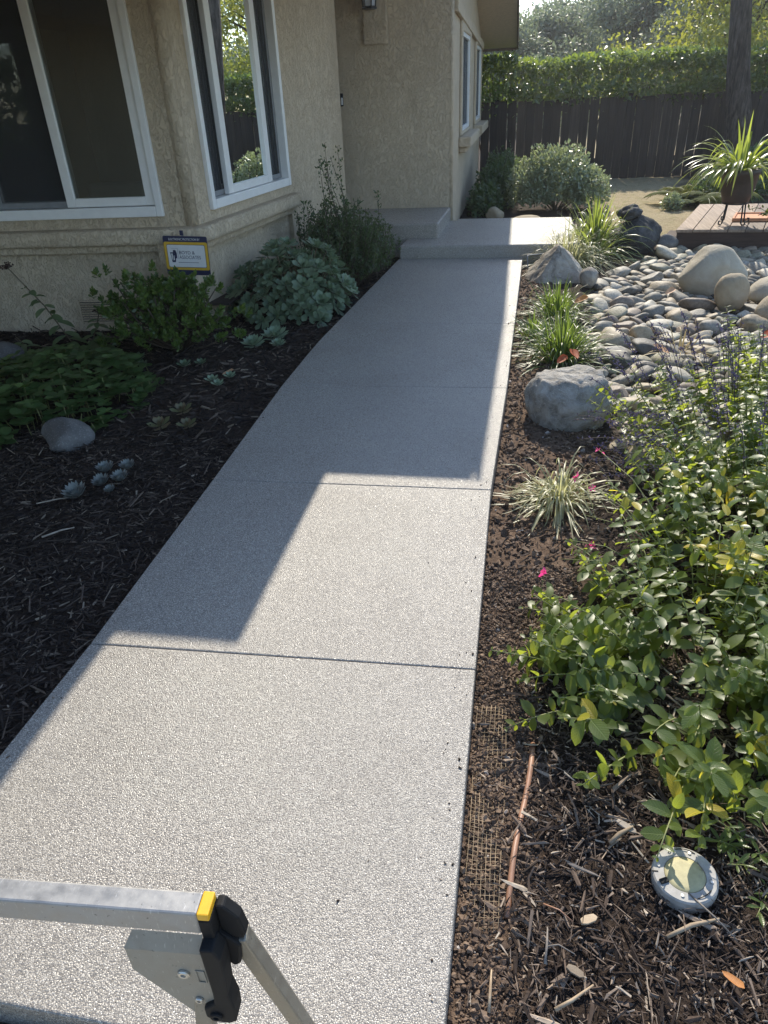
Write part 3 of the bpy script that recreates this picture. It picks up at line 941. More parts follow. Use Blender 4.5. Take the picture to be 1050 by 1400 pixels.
def leaves_from(P, O, size, tmpl, jitter=.7, svar=.35, up=.3, face=None):
    n = len(P)
    D = nrm(O * .55 + rand_dirs(n) * jitter + np.array([0, 0, up]))
    Nh = nrm(O + rand_dirs(n) * .8 + np.array([0, 0, .6]))
    S = size * (1 + svar * rng.normal(size=n)).clip(.45, 1.8)
    return batch(tmpl[0], tmpl[1], frames(P, D, Nh, S))

MAT['hedge'] = leafmat('hedge_leaf', [(.022, .042, .014), (.034, .062, .02), (.048, .082, .026), (.07, .105, .03)], (.32, .40, .04), .32, .28, .7)
hedge = empty('hedge', (4, 16.5, -.06), 'long leafy green hedge with sunlit top growing behind the board fence', 'hedge')
n = 34000
hx = rng.uniform(-1.6, 10.5, n); u = rng.random(n)
top = np.array([1.94 + .10 * nz(x_, 0, 1.1, 5) + .05 * nz(x_, 3, 4, 2) for x_ in hx])
hz = np.where(u < .45, top - .05 * np.abs(rng.normal(size=n)) - .22 * rng.random(n) ** 2, 1.05 + (top - 1.05) * rng.random(n))
depth = np.where(u < .45, rng.random(n), rng.random(n) ** 2.2)
hy = np.array([fy(x_) for x_ in hx]) + .16 + depth * 1.0 + .08 * rng.normal(size=n)
over = rng.random(n) < .07
hy = np.where(over, np.array([fy(x_) for x_ in hx]) - .10 * rng.random(n), hy)
dr = np.array([.05 + .28 * max(0, nz(x_, 9, 1.6, 8)) for x_ in hx])
hz = np.where(over, 1.33 + .25 * rng.random(n) - dr * rng.random(n) * 1.5, hz)
P = np.stack([hx, hy, hz], 1)
O = np.tile(np.array([0, -.5, .5]), (n, 1)) + rng.normal(size=(n, 3)) * .3
Vv, Ff = leaves_from(P, nrm(O), .088, LEAF2, .9, .3, .1)
o = link('foliage', fast_mesh('foliage', Vv, Ff, MAT['hedge'], False), hedge); tag(o, kind='stuff')
m = MB()
for x_ in np.arange(-1.2, 10.4, .45):
    y_ = fy(x_) + .55
    for q in range(3):
        m.tube([(x_ + random.uniform(-.1, .1), y_ + random.uniform(-.1, .1), -.1), (x_ + random.uniform(-.25, .25), y_ + random.uniform(-.2, .2), .8), (x_ + random.uniform(-.4, .4), y_ + random.uniform(-.3, .3), 1.8)], [.022, .016, .006], 5)
o = m.build('stem', MAT['darkstem'], hedge, True); tag(o, kind='stuff')

# ------------------------------------------------------------------ trees beyond the hedge
MAT['greytree'] = leafmat('grey_green_tree_leaf', [(.05, .07, .045), (.075, .098, .062), (.10, .125, .08), (.13, .155, .105)], (.22, .26, .12), .3, .45, .5)
MAT['yellowtree'] = leafmat('yellow_green_tree_leaf', [(.06, .09, .02), (.09, .12, .025), (.15, .16, .03), (.22, .2, .03), (.07, .10, .02)], (.40, .40, .05), .36, .4, .5)
MAT['canopy'] = leafmat('canopy_leaf', [(.03, .055, .016), (.05, .08, .022), (.08, .11, .03)], (.3, .4, .04), .4, .4, .5)

def tree(name, base, height, spread, nclump, nleaf, size, mat, label, cat_='tree', group=None, trunk_r=.16, crown_lo=.15, droop=0.0, up=.2):
    t = empty(name, base, label, cat_, group)
    b = Vector(base)
    m = MB()
    pts = [b + Vector((0, 0, -.2)), b + Vector((random.uniform(-.1, .1), random.uniform(-.1, .1), height * .3)), b + Vector((random.uniform(-.3, .3), 0, height * .75))]
    m.tube(pts, [trunk_r, trunk_r * .75, trunk_r * .25], 9)
    parts = []
    for i in range(nclump):
        a = random.uniform(0, 2 * math.pi); zz = crown_lo + (1 - crown_lo) * random.random() ** .8
        rr = spread * math.sqrt(random.random()) * (1 - .55 * max(0, zz - .55) / .45)
        c = b + Vector((rr * math.cos(a), rr * math.sin(a), height * zz * .93))
        cr = spread * random.uniform(.26, .44)
        P, O = blob_leaves(nleaf // nclump, c, (cr, cr, cr * .72), .75, -1, .22, 2.2)
        if droop: P[:, 2] -= droop * rng.random(len(P)) ** 2
        parts.append(leaves_from(P, O, size, LEAF2, 1.0, .35, up - droop))
        st = b + Vector((0, 0, height * min(.7, zz * .6)))
        m.tube([st, st.lerp(c, .55) + Vector((0, 0, .1 * height * .2)), c], [trunk_r * .35, trunk_r * .22, trunk_r * .08], 5)
    o = m.build('trunk', MAT['bark'], t, True)
    Vv, Ff = cat(parts)
    o = link('crown', fast_mesh('crown', Vv, Ff, mat, False), t); tag(o, kind='stuff')
    return t

GT = 'grey-green trees in a row far behind the hedge'
specs = [(-5.2, 29, 4.9, 2.7, 'grey-green tree far behind the roof, mostly hidden by the house eave'),
         (-1.5, 31, 3.55, 2.4, 'low grey-green tree beyond the hedge, just right of the roof edge'),
         (1.0, 33, 3.9, 2.3, 'low grey-green tree under the gap of blue sky behind the hedge'),
         (3.4, 32, 5.0, 2.3, 'taller grey-green tree at the right edge of the blue sky gap'),
         (5.6, 29, 6.2, 2.6, 'tall dark grey-green tree rising out of frame behind the middle of the hedge'),
         (8.6, 30, 6.8, 3.0, 'tall grey-green tree behind the yellow-leaved tree at right'),
         (12, 32, 7.0, 3.2, 'grey-green tree behind the big trunk at the right edge'),
         (16, 33, 7.0, 3.4, 'grey-green tree beyond the hedge, farthest right of the far row'),
         (2.4, 40, 4.8, 3.0, 'farther pale tree seen between two crowns left of the yellow tree'),
         (-3.0, 40, 4.4, 3.0, 'farther pale tree peeping over the low trees beside the roof')]
for (x_, y_, h_, s_, lb) in specs:
    tree('background_tree', (x_, y_, -.05), h_, s_, 26, 15000, .135, MAT['greytree'], lb, 'tree', GT, .2, .10)
tree('yellow_leaved_tree', (4.3, 19.4, -.05), 5.2, 2.5, 22, 13000, .105, MAT['yellowtree'], 'yellow-green tree with drooping sunlit leaves just behind the hedge at right', 'tree', None, .14, .38, .55, .0)

wp = []
for i in range(60):
    c = Vector((-22 + 1.0 * i + random.uniform(-.5, .5), random.uniform(46, 52), random.uniform(.6, 2.2) + (random.uniform(.4, 3.0) if i > 21 else 0)))
    cr = random.uniform(1.4, 2.2)
    P, O = blob_leaves(900, c, (cr, cr, cr * .95), .7, -1, .25, 2.2)
    wp.append(leaves_from(P, O, .30, LEAF2, 1.0, .35, .2))
Vv, Ff = cat(wp)
o = link('far_wood', fast_mesh('far_wood', Vv, Ff, MAT['greytree'], False)); tag(o, 'far grey-green wood closing the gaps under the tree row', 'wood', kind='stuff')

# big trunk in front of the fence
bt = empty('garden_tree', (3.72, 14.7, -.05), 'thick dark tree trunk standing in front of the fence at the right', 'tree')
m = MB()
pts = [(3.76, 14.7, -.2), (3.72, 14.7, .1), (3.64, 14.7, .5), (3.43, 14.7, 1.56), (3.28, 14.7, 2.56), (3.22, 14.75, 3.4), (3.3, 14.8, 4.2)]
m.tube(pts, [.36, .27, .225, .18, .155, .15, .13], 20)
o = m.build('trunk', MAT['bark'], bt, True)
m = MB(); parts = []
for i in range(10):
    a = random.uniform(-1.2, 1.9); ln = random.uniform(1.6, 2.9)
    s_ = Vector((3.25, 14.78, random.uniform(3.3, 4.2)))
    e_ = s_ + Vector((ln * math.cos(a) * .8 + .9, ln * math.sin(a), random.uniform(.8, 2.6)))
    m.tube([s_, s_.lerp(e_, .5) + Vector((0, 0, .25)), e_], [.10, .06, .02], 7)
    P, O = blob_leaves(1500, e_, (1.0, 1.0, .7), .8, -1, .25)
    parts.append(leaves_from(P, O, .12, LEAF2, 1.0, .3, -.2))
m.build('limb', MAT['bark'], bt, True)
Vv, Ff = cat(parts); o = link('crown', fast_mesh('crown', Vv, Ff, MAT['canopy'], False), bt); tag(o, kind='stuff')

# out-of-view hedge, added to darken the reflection in the left window
bh = empty('added_hedge', (-4, -17, 0), 'tall hedge added out of view behind the camera to darken the front window reflection', 'hedge')
n = 9000
P = np.column_stack([rng.uniform(-22, 14, n), -17 + rng.normal(size=n) * .5, 3.0 * rng.random(n) ** .8])
Vv, Ff = leaves_from(P, nrm(np.tile([0, 1.0, .3], (n, 1)) + rng.normal(size=(n, 3)) * .4), .34, LEAF2, .9)
o = link('foliage', fast_mesh('foliage', Vv, Ff, MAT['hedge'], False), bh); tag(o, kind='stuff')
m = MB()
for x_ in np.arange(-21, 14, 1.2): m.tube([(x_, -17.2, -.1), (x_ + .1, -17.1, 1.5), (x_, -17.2, 2.6)], [.06, .05, .02], 5)
o = m.build('stem', MAT['darkstem'], bh, True); tag(o, kind='stuff')

# power lines across the gap of sky
for z_, lb in ((6.4, 'upper thin power line crossing the gap of blue sky'), (5.85, 'lower thin power line crossing the gap of blue sky')):
    m = MB(); m.tube([(-14 + 2.0 * i, 44, z_ + .012 * (i - 8) ** 2 * .15) for i in range(22)], .011, 5)
    o = m.build('power_line', MAT['blackplastic'], None, True); tag(o, lb, 'cable', 'power lines in the sky')

# ------------------------------------------------------------------ stones
def rock_mesh(name, sx, sy, sz, seed, sub=4, amp=.16, freq=1.4, rough=.05, flat=.0, mat=None, facets=0, pw=2.0, extra=()):
    bm = bmesh.new(); bmesh.ops.create_icosphere(bm, subdivisions=sub, radius=1)
    rr = random.Random(seed); off = Vector((rr.uniform(-50, 50), rr.uniform(-50, 50), rr.uniform(-50, 50)))
    planes = [(Vector((rr.uniform(-1, 1), rr.uniform(-1, 1), rr.uniform(-.3, 1))).normalized(), rr.uniform(.62, .88)) for _ in range(facets)] + [(Vector(e_[:3]).normalized(), e_[3]) for e_ in extra]
    for v in bm.verts:
        p = v.co.copy()
        if pw != 2.0:
            nn = (abs(p.x) ** pw + abs(p.y) ** pw + abs(p.z) ** pw) ** (1 / pw); p = p / nn
        for pn, pd in planes:
            dd = p.dot(pn)
            if dd > pd: p -= pn * (dd - pd) * .85
        q = v.co * freq + off
        d_ = 1 + amp * mnoise.noise(q) + rough * mnoise.noise(q * 3.7) + rough * .5 * mnoise.noise(q * 9)
        p = p * d_
        if flat and p.z < -flat: p.z = -flat
        v.co = Vector((p.x * sx, p.y * sy, p.z * sz))
    me = bpy.data.meshes.new(name); bm.to_mesh(me); bm.free()
    me.polygons.foreach_set('use_smooth', [True] * len(me.polygons))
    if mat: me.materials.append(mat)
    return me

def stone(name, me, loc, rot, label, cat_, group=None):
    o = bpy.data.objects.new(name, me); COL.objects.link(o)
    o.location = loc; o.rotation_euler = rot
    return tag(o, label, cat_, group)

stone('boulder', rock_mesh('boulder', .232, .21, .235, 11, 5, .10, 1.1, .075, mat=MAT['boulder'], facets=1), (.315, 3.92, .02), (0, R(5), R(-12)),
      'rough grey granite boulder in the soil beside the walkway, below the grass clumps', 'boulder')
stone('boulder', rock_mesh('boulder', .34, .24, .30, 23, 5, .10, 1.2, .055, mat=MAT['wedge'], facets=3, extra=[(-.75, -.1, .66, .42), (.8, -.1, .5, .55), (0, -.8, .45, .55), (.2, .8, .5, .6)]), (.35, 7.35, -.01), (R(-4), R(-4), R(10)),
      'angular pale wedge-shaped boulder at the corner of the landing', 'boulder')
stone('river_boulder', rock_mesh('river_boulder', .30, .21, .24, 31, 4, .14, .9, .02, mat=MAT['smooth'], facets=3), (1.74, 7.05, .02), (R(-10), R(14), R(10)),
      'largest smooth pale boulder in the dry creek bed', 'boulder')
stone('river_boulder', rock_mesh('river_boulder', .14, .12, .155, 37, 4, .16, 1.0, .03, facets=4, mat=MAT['tanstone']), (1.735, 6.36, .03), (0, R(6), 0),
      'upright egg-shaped tan stone in front of the large smooth boulder', 'boulder')
stone('river_boulder', rock_mesh('river_boulder', .20, .14, .10, 41, 4, .1, 1, .015, mat=MAT['smooth']), (2.12, 6.62, .0), (0, R(-14), R(25)),
      'smooth grey stone right of the egg-shaped stone at the picture edge', 'boulder')
stone('river_boulder', rock_mesh('river_boulder', .22, .14, .11, 43, 4, .1, 1, .015, mat=MAT['tanstone']), (2.05, 6.08, .0), (0, R(-20), R(30)),
      'long tan stone below the smooth grey one at the right picture edge', 'boulder')
stone('dark_boulder', rock_mesh('dark_boulder', .30, .22, .24, 51, 5, .16, 1.3, .07, mat=MAT['blackrock'], facets=8), (1.24, 8.72, .06), (0, 0, R(10)),
      'dark jagged boulder behind the strappy clump beside the deck', 'boulder')
stone('dark_rock', rock_mesh('dark_rock', .13, .10, .075, 57, 4, .3, 1.8, .10, mat=MAT['blackrock'], facets=3), (1.17, 8.70, .315), (0, R(-8), R(20)),
      'small dark lumpy rock resting on top of the dark boulder', 'rock')
stone('bed_rock', rock_mesh('bed_rock', .155, .13, .105, 61, 4, .12, 1.2, .03, mat=MAT['shaderock'], facets=4), (-2.50, 3.36, -.04), (0, R(8), R(15)),
      'rounded grey rock at the front edge of the round-leaved ground cover', 'rock')
stone('bed_rock', rock_mesh('bed_rock', .15, .13, .13, 67, 4, .1, 1.1, .02, mat=MAT['shaderock']), (-3.70, 4.55, -.01), (0, 0, 0),
      'grey rock at the left picture edge behind the ground cover', 'rock')
stone('edging_rock', rock_mesh('edging_rock', .13, .10, .10, 71, 3, .14, 1.2, .03, mat=MAT['tanstone'], facets=3), (-.36, 10.7, .03), (0, 0, 0),
      'small brown rock at the shaded foot of the round bush', 'rock')
stone('edging_rock', rock_mesh('edging_rock', .2, .12, .065, 73, 3, .12, 1.2, .02, mat=MAT['tanstone']), (.07, 10.22, .02), (0, 0, R(5)),
      'flat tan rock behind the far edge of the landing', 'rock')
stone('edging_rock', rock_mesh('edging_rock', .12, .1, .09, 74, 3, .14, 1.2, .03, mat=MAT['shaderock'], facets=3), (1.62, 8.78, -.02), (0, 0, R(5)),
      'small grey rock between the dark boulder and the deck corner', 'rock')
stone('edging_rock', rock_mesh('edging_rock', .09, .09, .10, 75, 3, .14, 1.2, .03, mat=MAT['wedge'], facets=4), (.66, 7.05, .0), (0, 0, R(5)),
      'small upright rock leaning against the right of the wedge boulder', 'rock')

# cobbles
base_m = [rock_mesh('river_cobble', 1, random.uniform(.50, .85), random.uniform(.30, .55), 100 + i, 3, .27, 1.0, .03, facets=(1, 3, 5, 7)[i % 4], pw=(2.0, 2.3, 2.7)[i % 3]) for i in range(22)]
protos = {}
for cn in COBC:
    protos[cn] = []
    for b_ in base_m:
        c_ = b_.copy(); c_.materials.append(MAT['cobble_' + cn]); protos[cn].append(c_)
plo = [rock_mesh('river_cobble_small', 1, .72, .5, 200 + i, 2, .22, 1.0, .02, facets=2 + i, mat=MAT['pebble']) for i in range(4)]
cob = []
blockers = [(1.80, 7.05, .30), (1.735, 6.36, .14), (2.12, 6.62, .16), (2.05, 6.08, .17), (1.24, 8.72, .26), (.315, 3.92, .27), (.33, 7.35, .26), (.83, 8.45, .12)]
def far_right(y): return float(np.interp(y, [3.2, 5, 7, 8.7], [1.5, 1.95, 2.6, 3.1]))
tries = 0
lay = []
for rmin, rmax, n_t in ((.088, .135, 240), (.058, .088, 3000), (.038, .056, 6500)):
    for _ in range(n_t):
        y_ = random.uniform(3.3, 8.75); x_ = random.uniform(.5, far_right(y_))
        if creek_mask(x_, y_) < .5: continue
        r_ = random.uniform(rmin, rmax)
        if any((x_ - bx) ** 2 + (y_ - by) ** 2 < (br + r_ * .6) ** 2 for bx, by, br in blockers): continue
        if any((x_ - q[0]) ** 2 + (y_ - q[1]) ** 2 < (.80 * (r_ + q[2]) * .94) ** 2 for q in lay): continue
        lay.append((x_, y_, r_))
lay.sort(key=lambda q: -(q[2] / math.hypot(q[0], q[1])))
stuffA = {0: [], 1: [], 2: [], 3: []}
stuffB = {0: [], 1: [], 2: [], 3: []}
LANDM = [('beside the largest smooth boulder', 1.80, 7.05), ('around the egg-shaped tan stone', 1.735, 6.36), ('under the right picture edge stones', 2.1, 6.3), ('along the front of the deck', 2.1, 8.55),
         ('below the dark boulder', 1.2, 8.35), ('next to the wedge boulder', .62, 7.15), ('beside the farthest grass clump', .68, 5.95), ('beside the largest grass clump', .68, 5.0),
         ('behind the granite boulder', .65, 4.25), ('around the dry straw tuft', 1.12, 5.0), ('behind the purple salvia', 1.2, 4.4), ('in the middle of the creek bed', 1.2, 6.0),
         ('midway between wedge and smooth boulders', 1.15, 7.2), ('at the right behind the salvia', 1.75, 5.2)]
cls = {}
for i, (x_, y_, r_) in enumerate(lay):
    z_ = ground_z(x_, y_) + r_ * random.uniform(.12, .42)
    rot = Matrix.Rotation(random.gauss(.0, .9), 4, 'Z') @ Matrix.Rotation(random.gauss(0, .30), 4, 'X') @ Matrix.Rotation(random.gauss(0, .28), 4, 'Y')
    Mx = Matrix.Translation((x_, y_, z_)) @ rot @ Matrix.Scale(r_ * 1.18, 4)
    if i < 290:
        cn = random.choices(list(COBC), [26, 22, 16, 14, 9, 13])[0]
        o = inst('river_cobble', random.choice(protos[cn]), Mx)
        zone = min(LANDM, key=lambda q: (q[1] - x_) ** 2 + (q[2] - y_) ** 2)[0]
        size = 'large' if r_ > .098 else ('mid-sized' if r_ > .07 else 'small')
        cls.setdefault((size, cn, zone), []).append((x_ / (y_ + .5), o))
    else:
        stuffB[i % 4].append(np.array(Mx)[:3])
NUMW = {2: 'two', 3: 'three', 4: 'four', 5: 'five', 6: 'six', 7: 'seven', 8: 'eight'}
for (size, cn, zone), mem in cls.items():
    mem.sort(key=lambda q: q[0]); n_ = len(mem)
    for q, (_, o) in enumerate(mem):
        if n_ == 1: lb = '%s %s river cobble %s' % (size, cn, zone)
        else:
            pos = 'leftmost' if q == 0 else ('rightmost' if q == n_ - 1 else ('middle' if n_ == 3 else ('second from left', 'third from left', 'fourth from left', 'fifth from left', 'sixth from left', 'seventh from left')[q - 1]))
            lb = '%s of the %s %s %s cobbles %s' % (pos, NUMW.get(n_, 'many'), size, cn, zone)
        tag(o, lb, 'cobble', 'river cobbles in the dry creek bed')
# second lower layer of pebbles filling gaps
for i in range(3400):
    y_ = random.uniform(3.25, 8.8); x_ = random.uniform(.5, far_right(y_))
    if creek_mask(x_, y_) < .4: continue
    r_ = random.uniform(.012, .038)
    Mx = Matrix.Translation((x_, y_, ground_z(x_, y_) + r_ * .3)) @ Matrix.Rotation(random.uniform(0, 6.28), 4, 'Z') @ Matrix.Rotation(random.gauss(0, .4), 4, 'X') @ Matrix.Scale(r_, 4)
    stuffA[i % 4].append(np.array(Mx)[:3])
parts = []
for k in range(4):
    pm = plo[k]
    T = np.array([v.co[:] for v in pm.vertices]); TF = np.array([p.vertices[:] for p in pm.polygons])
    parts.append(batch(T, TF, np.array(stuffA[k])))
Vv, Ff = cat(parts)
o = link('creek_pebbles', fast_mesh('creek_pebbles', Vv, Ff, MAT['pebble']))
tag(o, 'small pebbles filling the gaps between the creek cobbles', 'pebbles', kind='stuff')

parts = []
for k in range(4):
    if not stuffB[k]: continue
    pm = plo[k]
    T = np.array([v.co[:] for v in pm.vertices]); TF = np.array([p.vertices[:] for p in pm.polygons])
    parts.append(batch(T, TF, np.array(stuffB[k])))
MAT['smallcob'] = m_island('small_cobbles', [(0, (.13, .115, .09)), (.3, (.22, .195, .15)), (.6, (.30, .265, .205)), (.85, (.20, .155, .115)), (1, (.42, .375, .29))], .65, .35)
if parts:
    Vv, Ff = cat(parts)
    o = link('small_cobbles', fast_mesh('small_cobbles', Vv, Ff, MAT['smallcob'])); tag(o, 'smallest rounded cobbles packed between the larger ones in the creek bed', 'cobbles', kind='stuff')

# ------------------------------------------------------------------ mulch chips and clods
CHIP = np.array([(-.5, -.5, -.5), (.5, -.42, -.4), (.45, .5, -.5), (-.42, .45, -.4), (-.42, -.45, .45), (.42, -.5, .5), (.5, .42, .4), (-.5, .5, .5)])
CHIPF = np.array([(0, 3, 2, 1), (4, 5, 6, 7), (0, 1, 5, 4), (1, 2, 6, 5), (2, 3, 7, 6), (3, 0, 4, 7)])
CH = []
for k in range(8):
    c = CHIP + rng.normal(size=CHIP.shape) * .10
    c[[1, 2, 5, 6]] *= np.array([1, rng.uniform(.25, 1.1), rng.uniform(.4, 1)])
    c[:, 2] += .3 * rng.uniform(-1, 1) * c[:, 0]
    c[:, 1] += .35 * rng.uniform(-1, 1) * (c[:, 0] * 2) ** 2
    c[[0, 3, 4, 7]] *= np.array([1, rng.uniform(.3, 1.1), 1])
    CH.append(c)

def scatter_chips(pts, lmin, lmax, wmin, wmax, tilt, lift, sl=1.0):
    n = len(pts)
    L = np.exp(rng.uniform(np.log(lmin), np.log(lmax), n)); W_ = np.minimum(rng.uniform(wmin, wmax, n), L * .6); H = W_ * rng.uniform(.25, .8, n)
    yaw = rng.uniform(0, 2 * np.pi, n); pt = rng.normal(size=n) * tilt; rl = rng.normal(size=n) * .7
    D = np.stack([np.cos(yaw) * np.cos(pt), np.sin(yaw) * np.cos(pt), np.sin(pt)], 1)
    Nh = nrm(np.stack([np.sin(yaw) * rl, -np.cos(yaw) * rl, np.ones(n)], 1))
    Yv = nrm(np.cross(Nh, D)); Z = np.cross(D, Yv)
    z = np.array([ground_z(a, b) for a, b in pts]) + rng.random(n) ** 1.5 * lift + np.abs(np.sin(pt)) * L * .35
    A = np.zeros((n, 3, 4)); A[:, :, 0] = D * L[:, None]; A[:, :, 1] = Yv * W_[:, None]; A[:, :, 2] = Z * H[:, None]
    A[:, :, 3] = np.column_stack([pts, z])
    k = rng.integers(0, len(CH), n)
    return cat([batch(CH[i], CHIPF, A[k == i]) for i in range(len(CH)) if (k == i).any()])

def sample(n, x0, x1, y0, y1, ok):
    P = np.column_stack([rng.uniform(x0, x1, n), rng.uniform(y0, y1, n)])
    return P[np.array([ok(a, b) for a, b in P], dtype=bool)]

def okr(a, b):
    return random.random() > soil_mask(a, b) * .72 and creek_mask(a, b) < .3 and a > path_right(b) + .02
pr = sample(17000, -.05, 1.0, .5, 2.2, okr)
V1 = scatter_chips(pr, .006, .034, .002, .0075, .30, .022)
pr = sample(1700, .02, 1.0, .5, 2.2, okr)
V1b = scatter_chips(pr, .03, .075, .004, .013, .22, .03)
pr = sample(9000, -.05, 1.4, 2.2, 6.5, okr)
V2 = scatter_chips(pr, .012, .06, .004, .012, .3, .02)
ps_ = sample(1500, .05, 1.0, .5, 2.3, okr)
V3 = scatter_chips(ps_, .03, .09, .0012, .0026, .2, .035)
Vv, Ff = cat([V1, V1b, V2, V3])
o = link('bark_mulch', fast_mesh('bark_mulch', Vv, Ff, MAT['chip'], False)); tag(o, 'coarse brown bark mulch covering the bed right of the walkway', 'mulch', kind='stuff')

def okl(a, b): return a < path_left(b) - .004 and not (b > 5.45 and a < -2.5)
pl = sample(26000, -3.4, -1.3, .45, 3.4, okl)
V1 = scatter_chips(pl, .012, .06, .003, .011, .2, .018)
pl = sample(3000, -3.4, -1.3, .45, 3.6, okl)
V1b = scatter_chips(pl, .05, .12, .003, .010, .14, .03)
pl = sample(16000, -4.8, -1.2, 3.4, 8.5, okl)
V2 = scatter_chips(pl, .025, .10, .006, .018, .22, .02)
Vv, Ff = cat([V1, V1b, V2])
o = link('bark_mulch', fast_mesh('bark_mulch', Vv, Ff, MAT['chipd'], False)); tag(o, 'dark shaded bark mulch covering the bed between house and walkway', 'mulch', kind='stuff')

ico = bmesh.new(); bmesh.ops.create_icosphere(ico, subdivisions=1, radius=1)
TI = np.array([v.co[:] for v in ico.verts]); FI = np.array([[v.index for v in f.verts] for f in ico.faces]); ico.free()
def oks(a, b): return random.random() < soil_mask(a, b) and a > path_right(b) - .0
pc = np.concatenate([sample(26000, -.08, .3, .45, 2.4, oks), sample(9000, -.08, .6, 2.4, 8, oks)])
n = len(pc)
S = np.exp((rng.normal(size=n) * .5).clip(-1.2, 1.1)) * np.where(pc[:, 1] < 2.4, .0032, .006)
A = np.zeros((n, 3, 4))
Q = nrm(rng.normal(size=(n, 3))); Q2 = nrm(np.cross(Q, rng.normal(size=(n, 3)))); Q3 = np.cross(Q, Q2)
A[:, :, 0] = Q * (S * rng.uniform(.7, 1.3, n))[:, None]; A[:, :, 1] = Q2 * S[:, None]; A[:, :, 2] = Q3 * (S * rng.uniform(.5, 1, n))[:, None]
A[:, :, 3] = np.column_stack([pc, np.array([ground_z(a, b) for a, b in pc]) + S * .4])
Vv, Ff = cat([batch(TI + rng.normal(size=TI.shape) * .26, FI, A[i::6]) for i in range(6)])
o = link('soil_clods', fast_mesh('soil_clods', Vv, Ff, MAT['clod'], False)); tag(o, 'crumbly brown soil clods along the right edge of the walkway', 'soil', kind='stuff')

cr_ = []
for i in range(150):
    y_ = .62 + 7.2 * random.random() ** 1.5
    right = random.random() < .6
    d_ = abs(random.gauss(0, .035)) if random.random() < .85 else random.uniform(0, .35)
    cr_.append((path_right(y_) - .012 - d_ if right else path_left(y_) + .012 + d_, y_))
cr_ = np.array(cr_); n = len(cr_)
S = np.exp(rng.normal(size=n) * .4) * .0016
A = np.zeros((n, 3, 4)); Q = nrm(rng.normal(size=(n, 3))); Q2 = nrm(np.cross(Q, rng.normal(size=(n, 3)))); Q3 = np.cross(Q, Q2)
A[:, :, 0] = Q * (S * rng.uniform(.8, 2.4, n))[:, None]; A[:, :, 1] = Q2 * S[:, None]; A[:, :, 2] = Q3 * S[:, None]
A[:, :, 3] = np.column_stack([cr_, S * .6])
Vv, Ff = batch(TI + rng.normal(size=TI.shape) * .2, FI, A)
o = link('path_crumbs', fast_mesh('path_crumbs', Vv, Ff, MAT['chip'], False)); tag(o, 'stray crumbs of soil and bark along the walkway edges', 'soil', kind='stuff')

# ------------------------------------------------------------------ plants
def curve_pts(base, d, length, sag, n=5):
    P = [Vector(base)]; d = Vector(d).normalized(); q = Vector(base)
    for i in range(n):
        d2 = (d + Vector((0, 0, -sag * ((i + 1) / n) ** 1.3))).normalized()
        q = q + d2 * (length / n); P.append(q.copy())
    return P

def blade_mesh(blades, width, cross=.25):
    """blades: list of (pts list, width); flat ribbons of 2 quads per section folded down the middle"""
    V = []; F = []
    for pts, w_, side in blades:
        k = len(pts); b = len(V)
        for i, p in enumerate(pts):
            t = i / (k - 1); hw = w_ * .5 * (min(1, .55 + t * 2) if t < .25 else (1 - ((t - .25) / .75) ** 2.2)) + .0004
            tg = (pts[min(i + 1, k - 1)] - pts[max(i - 1, 0)]).normalized()
            s_ = side - tg * side.dot(tg)
            s_ = s_.normalized() if s_.length > 1e-5 else tg.orthogonal().normalized()
            nn = s_.cross(tg)
            if nn.z < 0: nn = -nn
            V += [p + s_ * hw + nn * hw * cross, p, p - s_ * hw + nn * hw * cross]
        for i in range(k - 1):
            a = b + 3 * i
            F += [(a, a + 1, a + 4, a + 3), (a + 1, a + 2, a + 5, a + 4)]
    return np.array([v[:] for v in V]), np.array(F)

def clump(name, base, nb, lmin, lmax, width, sag, lean, mat, label, cat_='grass clump', group=None, r0=.04, zmin=.25):
    t = empty(name, base, label, cat_, group)
    bl = []
    for i in range(nb):
        a = random.uniform(0, 6.283); le = abs(random.gauss(0, lean))
        d_ = Vector((math.cos(a) * math.sin(le), math.sin(a) * math.sin(le), max(zmin, math.cos(le))))
        b = Vector(base) + Vector((math.cos(a), math.sin(a), 0)) * r0 * random.random() * (1 + le)
        L = random.uniform(lmin, lmax)
        pts = curve_pts(b, d_, L, sag * random.uniform(.4, 1.4), 6)
        for p in pts[1:]: p.z = max(p.z, ground_z(p.x, p.y) + .012)
        bl.append((pts, width * random.uniform(.7, 1.2), Vector((-math.sin(a), math.cos(a), random.uniform(-.3, .3)))))
    V, F = blade_mesh(bl, width)
    o = link('blades', fast_mesh('blades', V, F, mat, True), t); tag(o, kind='stuff')
    return t

MAT['blade'] = leafmat('liriope_blade', [(.022, .042, .010), (.036, .066, .015), (.065, .098, .023), (.12, .125, .05)], (.30, .42, .05), .28, .4, .5)
MAT['strap'] = leafmat('strappy_leaf', [(.03, .055, .018), (.06, .095, .025), (.10, .13, .035), (.2, .2, .08)], (.40, .48, .06), .35, .33, .6)
MAT['cream'] = leafmat('variegated_blade', [(.16, .17, .08), (.27, .26, .15), (.36, .34, .22), (.10, .13, .05)], (.5, .5, .2), .3, .4, .4)
MAT['dry'] = leafmat('dry_blade', [(.25, .19, .10), (.35, .28, .16)], (.4, .3, .1), .25, .6, .3)
LG = 'dark green grass clumps along the right edge of the walkway'
clump('grass_clump', (.33, 5.95, -.07), 330, .16, .36, .010, 1.1, .75, MAT['blade'], 'grass clump with orange dry leaf, farthest along the walkway edge', 'grass clump', LG, .09)
clump('grass_clump', (.15, 5.45, -.07), 130, .12, .24, .009, 1.0, .7, MAT['blade'], 'smaller grass clump against the path edge between two larger clumps', 'grass clump', LG, .07)
